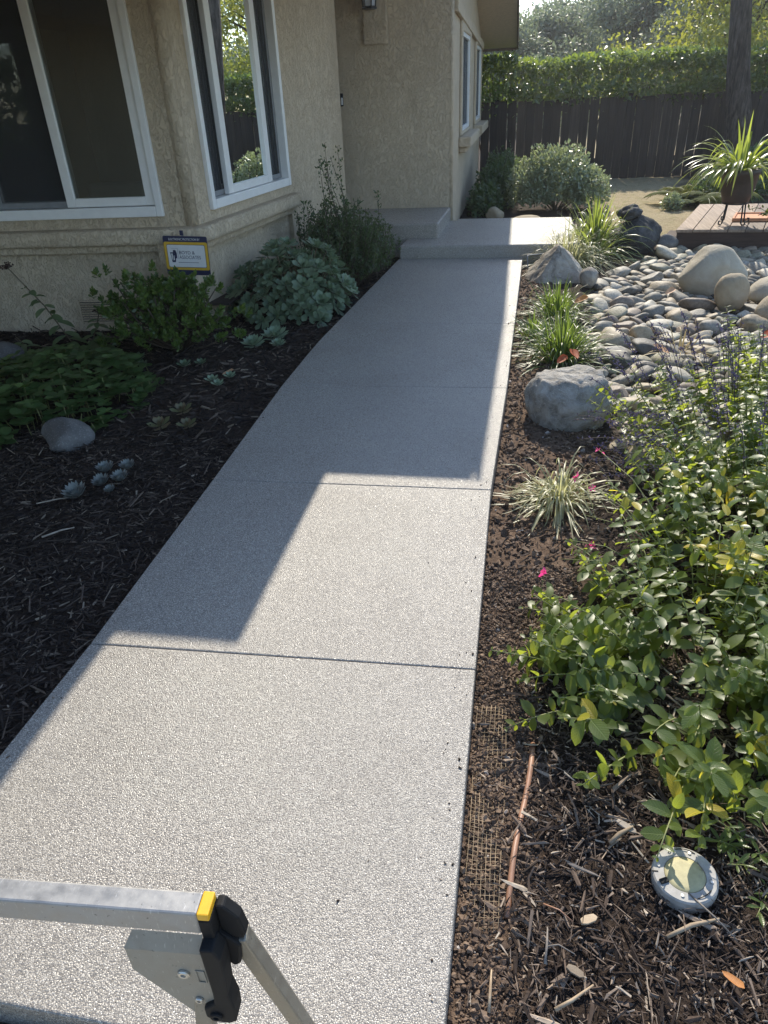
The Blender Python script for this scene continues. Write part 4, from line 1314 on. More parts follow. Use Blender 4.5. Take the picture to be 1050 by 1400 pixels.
clump('grass_clump', (.33, 4.95, -.07), 420, .18, .38, .010, 1.1, .8, MAT['blade'], 'largest grass clump just above the grey granite boulder', 'grass clump', LG, .10)
clump('strappy_plant', (.80, 8.42, -.06), 230, .38, .70, .021, 1.15, .72, MAT['strap'], 'strappy spiky green clump beside the dark boulder and landing', 'plant', None, .09)
clump('fine_grass', (.50, 8.0, -.04), 560, .25, .52, .008, 1.7, 1.0, MAT['cream'], 'fine pale arching grass spilling over behind the wedge boulder', 'grass', None, .16, .3)
clump('variegated_grass', (.24, 2.93, -.06), 170, .16, .34, .009, 2.3, 1.15, MAT['cream'], 'cream striped grass arching over the soil beside the purple salvia', 'grass', None, .05)
clump('dry_tuft', (1.12, 5.0, -.03), 26, .12, .3, .010, 1.2, 1.1, MAT['dry'], 'tuft of dry straw blades lying on the creek cobbles', 'dry grass', None, .05)

# rounded shrubs of small leaves
def shrub(name, base, blobs, nleaf, size, mat, label, cat_='shrub', tmpl=LEAF2, nst=14, stem='stem', jitter=.8, up=.4, shell=.55, smooth=False):
    t = empty(name, base, label, cat_)
    parts = []; m = MB()
    tot = sum(b[1][0] * b[1][1] + b[1][0] * b[1][2] for b in blobs)
    for c, r in blobs:
        k = int(nleaf * (r[0] * r[1] + r[0] * r[2]) / tot)
        P, O = blob_leaves(k, c, r, shell, -.6, .16, 2.6)
        keep = P[:, 2] > ground_z(base[0], base[1]) + .01
        parts.append(leaves_from(P[keep], O[keep], size, tmpl, jitter, .3, up))
        for i in range(nst // len(blobs) + 1):
            e_ = Vector(c) + Vector((random.uniform(-.7, .7) * r[0], random.uniform(-.7, .7) * r[1], random.uniform(-.1, .7) * r[2]))
            b_ = Vector(base) + Vector((random.uniform(-.05, .05), random.uniform(-.05, .05), -.03))
            m.tube([b_, b_.lerp(e_, .5) + Vector((0, 0, .04)), e_], [.012, .008, .003], 5)
    V, F = cat(parts)
    o = link('foliage', fast_mesh('foliage', V, F, mat, smooth), t); tag(o, kind='stuff')
    o = m.build('stem', MAT[stem], t, True); tag(o, kind='stuff')
    return t

MAT['sage'] = leafmat('grey_green_shrub_leaf', [(.085, .11, .06), (.125, .155, .09), (.175, .205, .13), (.22, .25, .18)], (.3, .35, .12), .28, .3, .8)
MAT['darkshrub'] = leafmat('dark_shrub_leaf', [(.026, .044, .02), (.044, .068, .03), (.062, .09, .038)], (.15, .22, .04), .25, .4, .5)
MAT['fern'] = leafmat('fern_leaf', [(.035, .055, .015), (.055, .075, .02), (.085, .09, .03)], (.3, .3, .05), .3, .8, .08)
shrub('mounded_shrub', (.50, 11.4, -.03), [((.46, 11.4, .36), (.50, .45, .46)), ((.88, 11.3, .22), (.32, .36, .32)), ((.12, 11.3, .26), (.32, .36, .36))], 11000, .05, MAT['sage'],
      'rounded grey-green shrub in the sun in front of the back fence', 'shrub')
shrub('shade_shrub', (-.45, 11.6, -.04), [((-.52, 11.1, .12), (.24, .4, .26)), ((-.40, 12.0, .2), (.3, .5, .36)), ((-.3, 12.9, .25), (.3, .6, .4))], 6500, .05, MAT['darkshrub'],
      'dark shaded shrub growing along the foot of the wing wall', 'shrub')
# upright sprigs on the shaded shrub
m = MB(); PP = []; OO = []
for i in range(14):
    b_ = Vector((random.uniform(-.6, -.15), random.uniform(11.4, 13), .2)); tp = b_ + Vector((random.uniform(-.05, .05), 0, random.uniform(.35, .6)))
    m.tube([b_, tp], [.006, .003], 4)
    for q in range(26):
        PP.append(b_.lerp(tp, random.random())[:]); OO.append((random.gauss(0, 1), random.gauss(0, 1), .3))
sp_ = empty('upright_sprigs', (-.4, 12, -.04), 'thin upright leafy sprigs between the wing wall and the round shrub', 'plant')
o = m.build('stem', MAT['darkstem'], sp_); tag(o, kind='stuff')
V, F = leaves_from(np.array(PP), nrm(np.array(OO)), .045, LEAF2, .4)
o = link('foliage', fast_mesh('foliage', V, F, MAT['darkshrub'], False), sp_); tag(o, kind='stuff')
shrub('low_shrub', (3.4, 12.3, -.04), [((2.9, 11.9, .10), (.5, .5, .26)), ((3.5, 12.6, .2), (.7, .6, .4))], 6000, .06, MAT['darkshrub'],
      'dark leafy shrub behind the deck below the tree trunk', 'shrub')
shrub('white_leaved_plant', (2.05, 11.15, -.04), [((2.05, 11.15, .04), (.13, .13, .14))], 900, .035, MAT['sage'], 'small pale-leaved plant at the edge of the bare dirt by the fern', 'plant')
# fern with arching fronds
fr = empty('fern', (2.55, 11.6, -.05), 'feathery green fern arching over bare dirt behind the deck', 'fern')
m = MB(); PP = []; DD = []; NN = []; SS = []
for i in range(42):
    a = random.uniform(0, 6.28); L = random.uniform(.45, .8)
    b_ = Vector((2.5 + random.uniform(-.25, .35), 11.6 + random.uniform(-.3, .3), -.02))
    pts = curve_pts(b_, (math.cos(a) * .8, math.sin(a) * .8, .8), L, 1.3, 9)
    m.tube(pts, [.005] * 9 + [.002], 4)
    for j in range(1, 10):
        for u_ in (0, .33, .66):
            if j == 9 and u_ > 0: continue
            p = pts[j - 1].lerp(pts[j], u_); tg = (pts[j] - pts[j - 1]).normalized(); sd_ = tg.cross(Vector((0, 0, 1))).normalized()
            for sg_ in (-1, 1):
                PP.append(p[:]); DD.append((sd_ * sg_ + tg * .5)[:]); NN.append((0, 0, 1)); SS.append(.16 * math.sin(math.pi * (.12 + .85 * (j + u_) / 10)) * 1.0)
o = m.build('stem', MAT['greenstem'], fr, True); tag(o, kind='stuff')
V, F = batch(*leaf(3, .22, .1, .2), frames(np.array(PP), np.array(DD), np.array(NN), np.array(SS)))
o = link('fronds', fast_mesh('fronds', V, F, MAT['fern'], True), fr); tag(o, kind='stuff')

# --- left bed: succulent shrub with branches (jade-like)
MAT['jade'] = leafmat('fleshy_green_leaf', [(.03, .058, .016), (.045, .085, .02), (.07, .115, .025), (.10, .14, .03)], (.2, .3, .03), .15, .35, .5)
MAT['glauc'] = leafmat('pale_rosette_leaf', [(.085, .125, .08), (.115, .16, .10), (.15, .20, .125), (.10, .14, .085)], (.2, .3, .1), .15, .45, .4)
MAT['blue'] = leafmat('blue_grey_rosette_leaf', [(.13, .155, .15), (.17, .195, .185), (.22, .235, .22), (.19, .175, .165)], (.3, .33, .3), .08, .5, .35)
MAT['redros'] = leafmat('red_tinged_rosette_leaf', [(.09, .11, .05), (.14, .10, .06), (.10, .14, .06)], (.3, .2, .1), .1, .45, .4)
MAT['palegreen'] = leafmat('pale_green_rosette_leaf', [(.16, .22, .15), (.2, .27, .18), (.24, .31, .21)], (.25, .35, .15), .1, .45, .4)
FLESH = leaf(4, .45, .05, -.15, .6, .6)

jade = empty('branching_succulent', (-2.57, 4.98, -.08), 'dark green branching succulent shrub in front of the security sign', 'shrub')
m = MB(); PP = []; DD = []
jb = Vector((-2.52, 5.0, -.08))
for i in range(120):
    a = random.uniform(0, 6.283); el = random.uniform(-.15, 1.35)
    rr = random.uniform(.62, 1.06) if i % 3 else random.uniform(.35, .7)
    e_ = Vector((-2.57 + .52 * rr * math.cos(a) * math.cos(el), 4.98 + .34 * rr * math.sin(a) * math.cos(el), .14 + .44 * rr * math.sin(el)))
    if e_.x > -2.80 and e_.z > .40: e_.z = .40 + (e_.z - .40) * .25
    mid = jb.lerp(e_, .5) + Vector((random.uniform(-.08, .08), random.uniform(-.08, .08), random.uniform(-.05, .05)))
    m.tube([jb, mid, e_], [.010, .007, .0035], 5)
    ax = (e_ - mid).normalized()
    for tip_ in range(3):
        c_ = e_ + Vector((random.gauss(0, .05), random.gauss(0, .05), random.gauss(0, .035)))
        d0_ = (ax + Vector((random.gauss(0, .4), random.gauss(0, .4), .6))).normalized()
        for q in range(22):
            t_ = q / 22
            an = 2.4 * q; o1 = d0_.orthogonal().normalized(); o2 = d0_.cross(o1)
            rad_ = o1 * math.cos(an) + o2 * math.sin(an)
            p = c_ + d0_ * (t_ * .05 - .04)
            PP.append(p[:]); DD.append((rad_ * (1.1 - .8 * t_) + d0_ * (.2 + .9 * t_))[:])
o = m.build('stem', MAT['darkstem'], jade, True); tag(o, kind='stuff')
n = len(PP)
V, F = batch(*leaf(3, .5, .06, .0, .6, .6), frames(np.array(PP), np.array(DD), rand_dirs(n, .1, 1), .036 * (1 + .25 * rng.normal(size=n)).clip(.5, 1.5)))
o = link('foliage', fast_mesh('foliage', V, F, MAT['jade'], True), jade); tag(o, kind='stuff')

# rosette templates
def rosette(nl, layers, rad, width, lift0, lift1, curl=-.15, tm=None):
    T = tm or leaf(4, width, .08, curl, .62, .55)
    P = []; D = []; Nn = []; S = []
    k = 0
    for L in range(layers):
        t = L / max(layers - 1, 1)
        for j in range(nl):
            a = 2.399963 * k; k += 1
            el = lift0 + (lift1 - lift0) * t
            d_ = np.array([math.cos(a) * math.cos(el), math.sin(a) * math.cos(el), math.sin(el)])
            P.append(np.array([0, 0, rad * .10 * t]) + d_ * rad * .05); D.append(d_); Nn.append([-math.cos(a) * math.sin(el), -math.sin(a) * math.sin(el), math.cos(el)]); S.append(rad * (1 - .55 * t))
    return batch(*T, frames(np.array(P), np.array(D), np.array(Nn, dtype=float), np.array(S)))

def rot_to(d, spin=0.0):
    return Vector(d).to_track_quat('Z', 'Y').to_matrix().to_4x4() @ Matrix.Rotation(spin, 4, 'Z')

aeon = empty('rosette_shrub', (-1.95, 6.2, -.08), 'pale green mounded succulent shrub of rosettes below the side window', 'shrub')
ros_me = [fast_mesh('rosette', *rosette(6, 3, .098, w_, .2, 1.2), MAT['glauc'], True) for w_ in (.46, .52, .58)]
m = MB()
cen = Vector((-1.93, 6.18, .02))
k = 0
for i in range(150):
    z = 1 - 1.2 * (i + .5) / 150; a = 2.399963 * i
    r_ = math.sqrt(max(0, 1 - z * z))
    d_ = Vector((r_ * math.cos(a), r_ * math.sin(a), z))
    p = cen + Vector((d_.x * .49, d_.y * .55, d_.z * .44)) * (random.uniform(.74, 1.04) + .30 * mnoise.noise(d_ * 1.8))
    if p.z < -.03: p.z = -.03 + random.random() * .04
    nd = (d_ + Vector((0, 0, .55)) + Vector((random.gauss(0, .25), random.gauss(0, .25), 0))).normalized()
    inst('rosette', random.choice(ros_me), Matrix.Translation(p) @ rot_to(nd, random.uniform(0, 6)) @ Matrix.Scale(random.uniform(.75, 1.2), 4), aeon)
    b_ = Vector((cen.x, cen.y, -.08)) + Vector((d_.x, d_.y, 0)) * .1
    m.tube([b_, b_.lerp(p, .5), p], [.008, .006, .004], 4)
o = m.build('stem', MAT['stem'], aeon, True); tag(o, kind='stuff')

# upright wispy shrub by the entry
up_ = empty('upright_shrub', (-1.75, 7.25, -.08), 'dark upright shrub with thin twigs between rosette shrub and entry step', 'shrub')
m = MB(); PP = []; OO = []
for i in range(250):
    b_ = Vector((-1.72 + random.gauss(0, .13), 7.25 + random.gauss(0, .12), -.08))
    a = random.uniform(0, 6.28); sp = random.random() ** .6
    h_ = random.uniform(.42, .90) if i > 34 else random.uniform(.7, 1.0)
    tp = b_ + Vector((math.cos(a) * .40 * sp, math.sin(a) * .40 * sp, h_ * (1 - .35 * sp)))
    if i <= 34: tp.x = -2.0 + random.random() * .65
    if i < 7: tp.z = 1.0 + .16 * random.random(); tp.x = -1.98 + .26 * random.random()
    md = b_.lerp(tp, .5) + Vector((math.cos(a) * .08, math.sin(a) * .08, -.03))
    m.tube([b_, md, tp], [.006, .004, .002], 4)
    nn = 95 if i > 34 else 80
    for q in range(nn):
        t_ = random.uniform(.25, 1)
        p = (md.lerp(tp, t_ * 2 - 1) if t_ > .5 else b_.lerp(md, t_ * 2))
        PP.append((p + Vector((random.gauss(0, .016), random.gauss(0, .016), 0)))[:]); OO.append((random.gauss(0, 1), random.gauss(0, 1), random.gauss(.3, .4)))
o = m.build('stem', MAT['darkstem'], up_, True); tag(o, kind='stuff')
V, F = leaves_from(np.array(PP), nrm(np.array(OO)), .027, LEAF2, .4)
o = link('foliage', fast_mesh('foliage', V, F, MAT['darkshrub'], False), up_); tag(o, kind='stuff')

# round-leaved ground cover: individual leaves
MAT['sedum'] = leafmat('round_ground_cover_leaf', [(.055, .105, .035), (.075, .135, .045), (.10, .165, .055), (.13, .18, .06)], (.2, .35, .05), .2, .42, .4, per='object')
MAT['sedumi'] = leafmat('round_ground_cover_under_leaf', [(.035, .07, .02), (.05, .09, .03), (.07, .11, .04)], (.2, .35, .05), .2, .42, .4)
sed = empty('ground_cover', (-2.9, 3.9, -.08), 'low mat of round green succulent leaves beside the grey rock', 'plant')
RL_ = [leaf(6, wd, .10, .08, rnd=True) for wd in (.74, .84, .95)]
sm = [fast_mesh('leaf', *t, MAT['sedum'], True) for t in RL_]
def sed_h(x, y):
    # mat footprint: fan between frame edge and the rock
    d_ = ((x + 3.05) / .72) ** 2 + ((y - 3.95) / .80) ** 2
    if y < 3.42 and x > -2.75: d_ += .5
    return 1 - d_
k = 0; A = []
m = MB()
while k < 2000:
    x_, y_ = random.uniform(-3.9, -2.2), random.uniform(3.0, 5.0)
    hh = sed_h(x_, y_) + .22 * nz(x_, y_, 4, 3)
    if hh < 0 or (x_ + 2.50) ** 2 + (y_ - 3.36) ** 2 < .15 ** 2: continue
    zt = ground_z(x_, y_) + .04 + .19 * math.sqrt(max(hh, 0)) * random.uniform(.7, 1.1)
    up4 = random.uniform(0, 6.28)
    nl = 4 if random.random() < .7 else 3
    top_ = random.random() < .45
    for j in range(nl):
        a = up4 + j * 6.283 / nl + random.gauss(0, .15); el = random.uniform(.0, .5)
        P = Vector((x_, y_, zt - (0 if top_ else .05)))
        D = (math.cos(a) * math.cos(el), math.sin(a) * math.cos(el), math.sin(el))
        s_ = random.uniform(.045, .075)
        fr_ = frames(np.array([P[:]]), np.array([D]), np.array([[0, 0, 1.0]]) + rng.normal(size=(1, 3)) * .15, np.array([s_]))[0]
        if top_ and k < 290:
            Mx = Matrix([list(fr_[0]), list(fr_[1]), list(fr_[2]), [0, 0, 0, 1]])
            inst('leaf', random.choice(sm), Mx, sed)
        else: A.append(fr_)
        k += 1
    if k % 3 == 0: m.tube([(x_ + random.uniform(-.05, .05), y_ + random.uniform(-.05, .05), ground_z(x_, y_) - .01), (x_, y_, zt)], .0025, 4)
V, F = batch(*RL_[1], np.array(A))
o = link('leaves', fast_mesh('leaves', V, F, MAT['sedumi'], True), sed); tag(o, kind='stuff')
o = m.build('stem', MAT['greenstem'], sed, True); tag(o, kind='stuff')

# tall flowering stalks with variegated leaves
MAT['vari'] = leafmat('variegated_leaf', [(.08, .12, .055), (.12, .16, .08), (.2, .23, .13)], (.25, .35, .1), .2, .45, .4, per='object')
MAT['deadflower'] = simple('dried_flower_head', (.055, .03, .025), .95, 0, 80, .3)
vl = [fast_mesh('leaf', *leaf(5, .42, .14, .25, .45, .9), MAT['vari'], True), fast_mesh('leaf', *leaf(5, .5, .18, .4, .45, .9), MAT['vari'], True)]
def stalk(base, tip, label, nl, head, big):
    t = empty('flower_stalk', base, label, 'plant', 'leggy stalks by the front wall')
    b_ = Vector(base); e_ = Vector(tip)
    md = b_.lerp(e_, .5) + Vector((.02, 0, .03))
    m = MB(); m.tube([b_, md, e_], [.006, .005, .003], 6); m.build('stem', MAT['stem'], t, True)
    for i in range(nl):
        u_ = .04 + .72 * i / nl
        p = b_.lerp(md, u_ * 2) if u_ < .5 else md.lerp(e_, u_ * 2 - 1)
        a = i * 2.4 + random.random()
        D = np.array([[math.cos(a), math.sin(a) * .8 - .25, -.25 + .5 * u_]])
        fr_ = frames(np.array([p[:]]), D, np.array([[0, -.3, 1.0]]), np.array([big * (1 - .6 * u_) * random.uniform(.8, 1.1)]))[0]
        inst('leaf', random.choice(vl), Matrix([list(fr_[0]), list(fr_[1]), list(fr_[2]), [0, 0, 0, 1]]), t)
    if head:
        m = MB()
        for i in range(40):
            q = e_ + Vector((random.gauss(0, .028), random.gauss(0, .02), random.gauss(.004, .008)))
            m.tube([e_ - Vector((0, 0, .025)), q], [.001, .0015], 3, False)
            m.lathe([(.001, -.006), (.007, 0), (.001, .006)], q, 5)
        m.build('seed_head', MAT['deadflower'], t)
    return t
stalk((-3.36, 4.95, -.08), (-3.83, 5.02, .56), 'tallest leggy stalk with dark dried flower head leaning before the front wall', 20, True, .15)
stalk((-3.34, 5.1, -.08), (-3.26, 5.2, .17), 'short stalk with dried flower head near the foundation vent', 13, True, .13)
stalk((-3.62, 4.72, -.08), (-3.72, 4.75, .10), 'leafy stalk without flower beside the rock at left edge', 14, False, .16)
stalk((-3.15, 4.92, -.08), (-3.12, 4.95, .08), 'short leafy stalk with pale-edged leaves at the rear of the ground cover', 14, False, .15)

# small rosettes
def rosette_plant(name, label, base, items, mat, nl=9, layers=5, width=.3, lift0=.15, lift1=1.35, cat_='succulent', curl=-.2):
    t = empty(name, base, label, cat_)
    for (x_, y_, r_, tilt) in items:
        me_ = fast_mesh('rosette', *rosette(nl, layers, 1.0, width, lift0, lift1, curl), mat, True)
        inst('rosette', me_, Matrix.Translation((x_, y_, ground_z(x_, y_) + .03)) @ Matrix.Rotation(tilt, 4, 'X') @ Matrix.Scale(r_, 4), t)
    return t
rosette_plant('blue_succulent', 'cluster of blue-grey spiky rosettes alone in the dark mulch', (-2.04, 2.85, -.08),
              [(-2.07, 2.73, .078, .3), (-2.05, 2.98, .062, .1), (-2.00, 2.85, .058, .35), (-1.925, 2.90, .06, .2), (-1.94, 3.01, .055, .15), (-1.925, 2.79, .036, .3)], MAT['blue'], 15, 6, .26, .55, 1.45)
rosette_plant('pale_rosette_succulent', 'three pale green rosettes in mulch below the rosette shrub', (-1.88, 5.2, -.08),
              [(-1.85, 5.28, .115, .25), (-1.97, 5.1, .10, .25), (-1.78, 5.12, .065, .2)], MAT['palegreen'], 10, 5, .32, .2, 1.35)
rosette_plant('red_rosette_succulent', 'small reddish rosettes in mulch midway between ground cover and path', (-1.95, 3.62, -.08),
              [(-1.98, 3.78, .075, .2), (-2.02, 3.56, .075, .3), (-1.86, 3.58, .065, .2)], MAT['redros'], 6, 3, .5, .2, 1.2)
rosette_plant('grey_rosette_succulent', 'tiny grey-green rosettes in mulch close to the path edge', (-1.93, 4.3, -.08),
              [(-2.0, 4.32, .055, .2), (-1.93, 4.25, .05, .2), (-1.90, 4.4, .05, .2)], MAT['palegreen'], 7, 3, .45, .3, 1.2)
rosette_plant('green_rosette_succulent', 'low bluish rosettes under the branching succulent shrub', (-2.25, 4.6, -.08),
              [(-2.33, 4.62, .06, .2), (-2.22, 4.66, .05, .2), (-2.74, 4.72, .07, .2), (-2.66, 4.62, .05, .2)], MAT['glauc'], 7, 3, .45, .3, 1.2)

# --- right: salvias with individually placed leaves
MAT['salvia'] = leafmat('salvia_leaf', [(.035, .062, .015), (.05, .082, .02), (.07, .105, .026), (.095, .13, .032), (.05, .078, .02)], (.46, .52, .04), .36, .34, .6, per='object', vein=.5)
MAT['salviay'] = leafmat('yellowing_salvia_leaf', [(.22, .24, .03), (.30, .27, .03), (.36, .26, .03), (.16, .22, .03)], (.70, .62, .05), .45, .38, .5, per='object', vein=.4)
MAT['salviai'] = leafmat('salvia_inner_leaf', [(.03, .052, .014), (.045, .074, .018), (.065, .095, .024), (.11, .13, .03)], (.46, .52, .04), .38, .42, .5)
MAT['pink'] = leafmat('pink_petal', [(.45, .02, .13), (.55, .03, .2)], (.8, .1, .3), .3, .5, .4)
MAT['purple'] = leafmat('purple_spike', [(.035, .027, .06), (.055, .045, .11), (.10, .09, .11), (.03, .025, .035)], (.15, .12, .3), .15, .7, .25)
SL = [leaf(6, w_, f_, d_, .42, .95, .006) for w_, f_, d_ in ((.50, .12, .28), (.56, .06, .18), (.52, .16, .42), (.46, .1, .1))]
slm = [fast_mesh('leaf', *t, MAT['salvia'], True) for t in SL]
slmy = [fast_mesh('leaf', *t, MAT['salviay'], True) for t in SL]

def leafy(name, label, base, stems, smin, smax, budget, yellow, cat_='salvia', node=.05, flowers=0, spike=0, spike_len=.2, top_bias=1.0):
    """stems: list of point lists; opposite leaf pairs at the nodes; nearest leaves become parts"""
    t = empty(name, base, label, cat_)
    m = MB(); items = []
    for pts in stems:
        m.tube(pts, list(np.linspace(.0035, .0016, len(pts))), 5)
        L = sum((pts[i + 1] - pts[i]).length for i in range(len(pts) - 1))
        nn = max(2, int(L / node)); par = random.random() < .5
        for j in range(nn + 1):
            t_ = (.25 + .75 * j / nn) * (len(pts) - 1); i0 = min(int(t_), len(pts) - 2); p = pts[i0].lerp(pts[i0 + 1], t_ - i0)
            tg = (pts[i0 + 1] - pts[i0]).normalized()
            a0 = random.gauss(0, .4) + (math.pi / 2 if (j % 2) else 0)
            o1 = tg.orthogonal().normalized(); o2 = tg.cross(o1)
            for sgn in (0, math.pi):
                a = a0 + sgn
                d_ = (o1 * math.cos(a) + o2 * math.sin(a)) + tg * random.uniform(.1, .6) + Vector((0, 0, random.uniform(-.40, .12)))
                s_ = smin + (smax - smin) * random.random() ** 1.4
                s_ *= (.55 + .6 * math.sin(math.pi * min(1, .25 + .7 * j / nn)))
                if j == nn: s_ *= .6
                nh = Vector((0, 0, 1)) + Vector((random.gauss(0, .26), random.gauss(0, .26), 0)) + tg * .15
                items.append((p, d_, nh, s_, random.random() < yellow * (1.6 if j < nn * .5 else .5)))
    items.sort(key=lambda q: (q[0] - Vector((0, 0, 1.6))).length - q[0].z * .6 * top_bias)
    rest = []
    for i, (p, d_, nh, s_, yl) in enumerate(items):
        fr_ = frames(np.array([p[:]]), np.array([d_[:]]), np.array([nh[:]]), np.array([s_]))[0]
        if i < budget: inst('leaf', random.choice(slmy if yl else slm), Matrix([list(fr_[0]), list(fr_[1]), list(fr_[2]), [0, 0, 0, 1]]), t)
        else: rest.append(fr_)
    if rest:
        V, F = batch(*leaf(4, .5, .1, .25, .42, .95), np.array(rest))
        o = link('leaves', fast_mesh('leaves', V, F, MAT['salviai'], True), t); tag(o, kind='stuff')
    o = m.build('stem', MAT['greenstem'], t, True); tag(o, kind='stuff')
    if flowers:
        ids = random.sample(range(len(stems)), min(flowers, len(stems)))
        for i in ids:
            e_ = stems[i][-1] + Vector((random.uniform(-.02, .02), random.uniform(-.03, .02), random.uniform(.02, .1)))
            m2 = MB(); m2.tube([stems[i][-1], e_], .0012, 4)
            m2.build('flower_stalk', MAT['greenstem'], t)
            PP = np.array([(e_ + Vector((random.gauss(0, .006), random.gauss(0, .006), random.gauss(0, .008))))[:] for _ in range(12)])
            V, F = leaves_from(PP, rand_dirs(12), .016, LEAF2, .6)
            link('flower', fast_mesh('flower', V, F, MAT['pink'], True), t)
    return t

def mkstems(n, cx, cy, rx, ry, h0, h1, lean, amin=0, amax=6.283, sag=.5, zb=-.07, bias=(0, 0)):
    out = []
    for i in range(n):
        a = random.uniform(amin, amax); rr = math.sqrt(random.random())
        b_ = Vector((cx + rx * rr * math.cos(a), cy + ry * rr * math.sin(a), zb))
        le = lean * (.25 + rr) * random.uniform(.6, 1.2)
        d_ = Vector((math.cos(a) * math.sin(le) + bias[0], math.sin(a) * math.sin(le) + bias[1], math.cos(le)))
        out.append(curve_pts(b_, d_, random.uniform(h0, h1), sag * random.random(), 5))
    return out

# front salvia: big leaves, pink flowers
st_ = mkstems(135, .68, 1.84, .36, .44, .20, .42, .8, sag=.7, bias=(-.05, -.10)) + mkstems(22, .44, 1.80, .15, .22, .20, .30, .95, 1.8, 4.6, 1.0) + mkstems(50, .92, 1.82, .18, .32, .22, .40, .7, sag=.6)
st_ = [q for q in st_ if q[0].y < 1.86 + max(0, q[0].x - .18) * 1.15]
leafy('pink_flowering_salvia', 'large-leaved green salvia with pink flowers in front right, above the round light', (.6, 2.0, -.07), st_, .032, .078, 300, .13, node=.040, flowers=3)
st_ = mkstems(90, 1.08, 2.58, .38, .40, .28, .54, .65, sag=.5)
leafy('yellow_leaved_salvia', 'leafy salvia with many yellow backlit leaves at the right picture edge', (1.1, 2.6, -.07), st_, .036, .074, 300, .55, node=.048, flowers=1)
# purple spiked salvia behind
st_ = mkstems(170, 1.22, 3.35, .50, .60, .24, .50, .65, sag=.5) + mkstems(40, 1.55, 4.2, .25, .4, .3, .5, .5, sag=.5)
ps = leafy('purple_salvia', 'salvia with dark purple flower spikes sprawling before the creek cobbles', (1.1, 3.5, -.07), st_, .034, .075, 300, .22, node=.042)
m = MB(); PP = []; DD = []
spikes = []
for i in range(85):
    a = random.uniform(0, 6.28); rr = random.random() ** .6
    b_ = Vector((1.05 + .6 * rr * math.cos(a), 3.5 + .85 * rr * math.sin(a), .15 + .15 * random.random()))
    spikes.append((b_, Vector((math.cos(a) * .5 * rr - .15, math.sin(a) * .4 * rr + .05, .9)), random.uniform(.18, .34)))
for i in range(30):
    b_ = Vector((.55 + random.uniform(0, .35), 3.05 + random.uniform(-.25, .35), .10 + .1 * random.random()))
    spikes.append((b_, Vector((-.9 + random.uniform(-.3, .3), random.uniform(-.3, .5), .35)), random.uniform(.18, .36)))
for b_, d_, L in spikes:
    pts = curve_pts(b_, d_, L, .5, 6)
    m.tube(pts, .0016, 4)
    for j in range(46):
        t_ = random.uniform(.25, 1) * 5.999; i0 = int(t_)
        if int(t_ * 3.5) % 2 and random.random() < .7: continue
        p = pts[i0].lerp(pts[i0 + 1], t_ - i0)
        PP.append((p + Vector((random.gauss(0, .005), random.gauss(0, .005), random.gauss(0, .003))))[:]); DD.append((random.gauss(0, 1), random.gauss(0, 1), random.gauss(.2, .7)))
o = m.build('spike_stem', MAT['darkstem'], ps, True); tag(o, kind='stuff')
n = len(PP)
V, F = batch(*LEAF2, frames(np.array(PP), np.array(DD), rand_dirs(n), .013 * (1 + .3 * rng.normal(size=n)).clip(.5, 1.6), .016))
o = link('flower_spike', fast_mesh('flower_spike', V, F, MAT['purple'], True), ps); tag(o, kind='stuff')

ar = empty('arching_salvia_stem', (.5, 2.3, -.07), 'thin yellow-green arching stems tipped with small pink flowers over the open soil', 'plant')
m = MB()
for (bx, by, ex, ey, ez) in ((.58, 2.3, .27, 2.62, .22), (.55, 2.25, .33, 2.50, .24), (.60, 2.2, .30, 2.45, .15), (.52, 2.1, .22, 2.25, .16), (.50, 2.05, .20, 2.18, .12), (.62, 2.35, .36, 2.72, .30)):
    b_ = Vector((bx, by, .10)); e_ = Vector((ex, ey, ez)); md = b_.lerp(e_, .55) + Vector((0, 0, .05))
    m.tube([b_, b_.lerp(md, .6) + Vector((0, 0, .01)), md, e_], [.0024, .002, .0016, .001], 5)
    for q in range(9):
        p = md.lerp(e_, random.random())
        fl = np.array([(p + Vector((random.gauss(0, .004),) * 3))[:]])
        if q < 4:
            V, F = leaves_from(fl, rand_dirs(1), .013, LEAF2, .5)
            link('bud', fast_mesh('bud', V, F, MAT['salviai'], True), ar)
    if ex > .26 and ez > .2:
        PP_ = np.array([(e_ + Vector((random.gauss(0, .005), random.gauss(0, .005), random.gauss(0, .005))))[:] for _ in range(9)])
        V, F = leaves_from(PP_, rand_dirs(9), .014, LEAF2, .6)
        link('flower', fast_mesh('flower', V, F, MAT['pink'], True), ar)
o = m.build('stem', MAT['greenstem'], ar, True); tag(o, kind='stuff')

# narrow-leaved plant by the light
st_ = mkstems(20, .73, 1.24, .11, .12, .08, .17, .8, sag=.4)
t = empty('narrow_leaved_plant', (.69, 1.22, -.06), 'low narrow-leaved green plant touching the round light', 'plant')
m = MB(); A = []
nl_me = [fast_mesh('leaf', *leaf(4, .24, .2, .15, .5, .9), MAT['salvia'], True)]
for pts in st_:
    m.tube(pts, .0014, 4)
    for j in range(10):
        u_ = random.uniform(.25, .99) * 5; i0 = min(4, int(u_)); p = pts[i0].lerp(pts[i0 + 1], u_ - i0)
        a = random.uniform(0, 6.28)
        fr_ = frames(np.array([p[:]]), np.array([[math.cos(a), math.sin(a), .45]]), np.array([[0, 0, 1.0]]) + rng.normal(size=(1, 3)) * .2, np.array([random.uniform(.028, .048)]))[0]
        inst('leaf', nl_me[0], Matrix([list(fr_[0]), list(fr_[1]), list(fr_[2]), [0, 0, 0, 1]]), t)
o = m.build('stem', MAT['greenstem'], t, True); tag(o, kind='stuff')

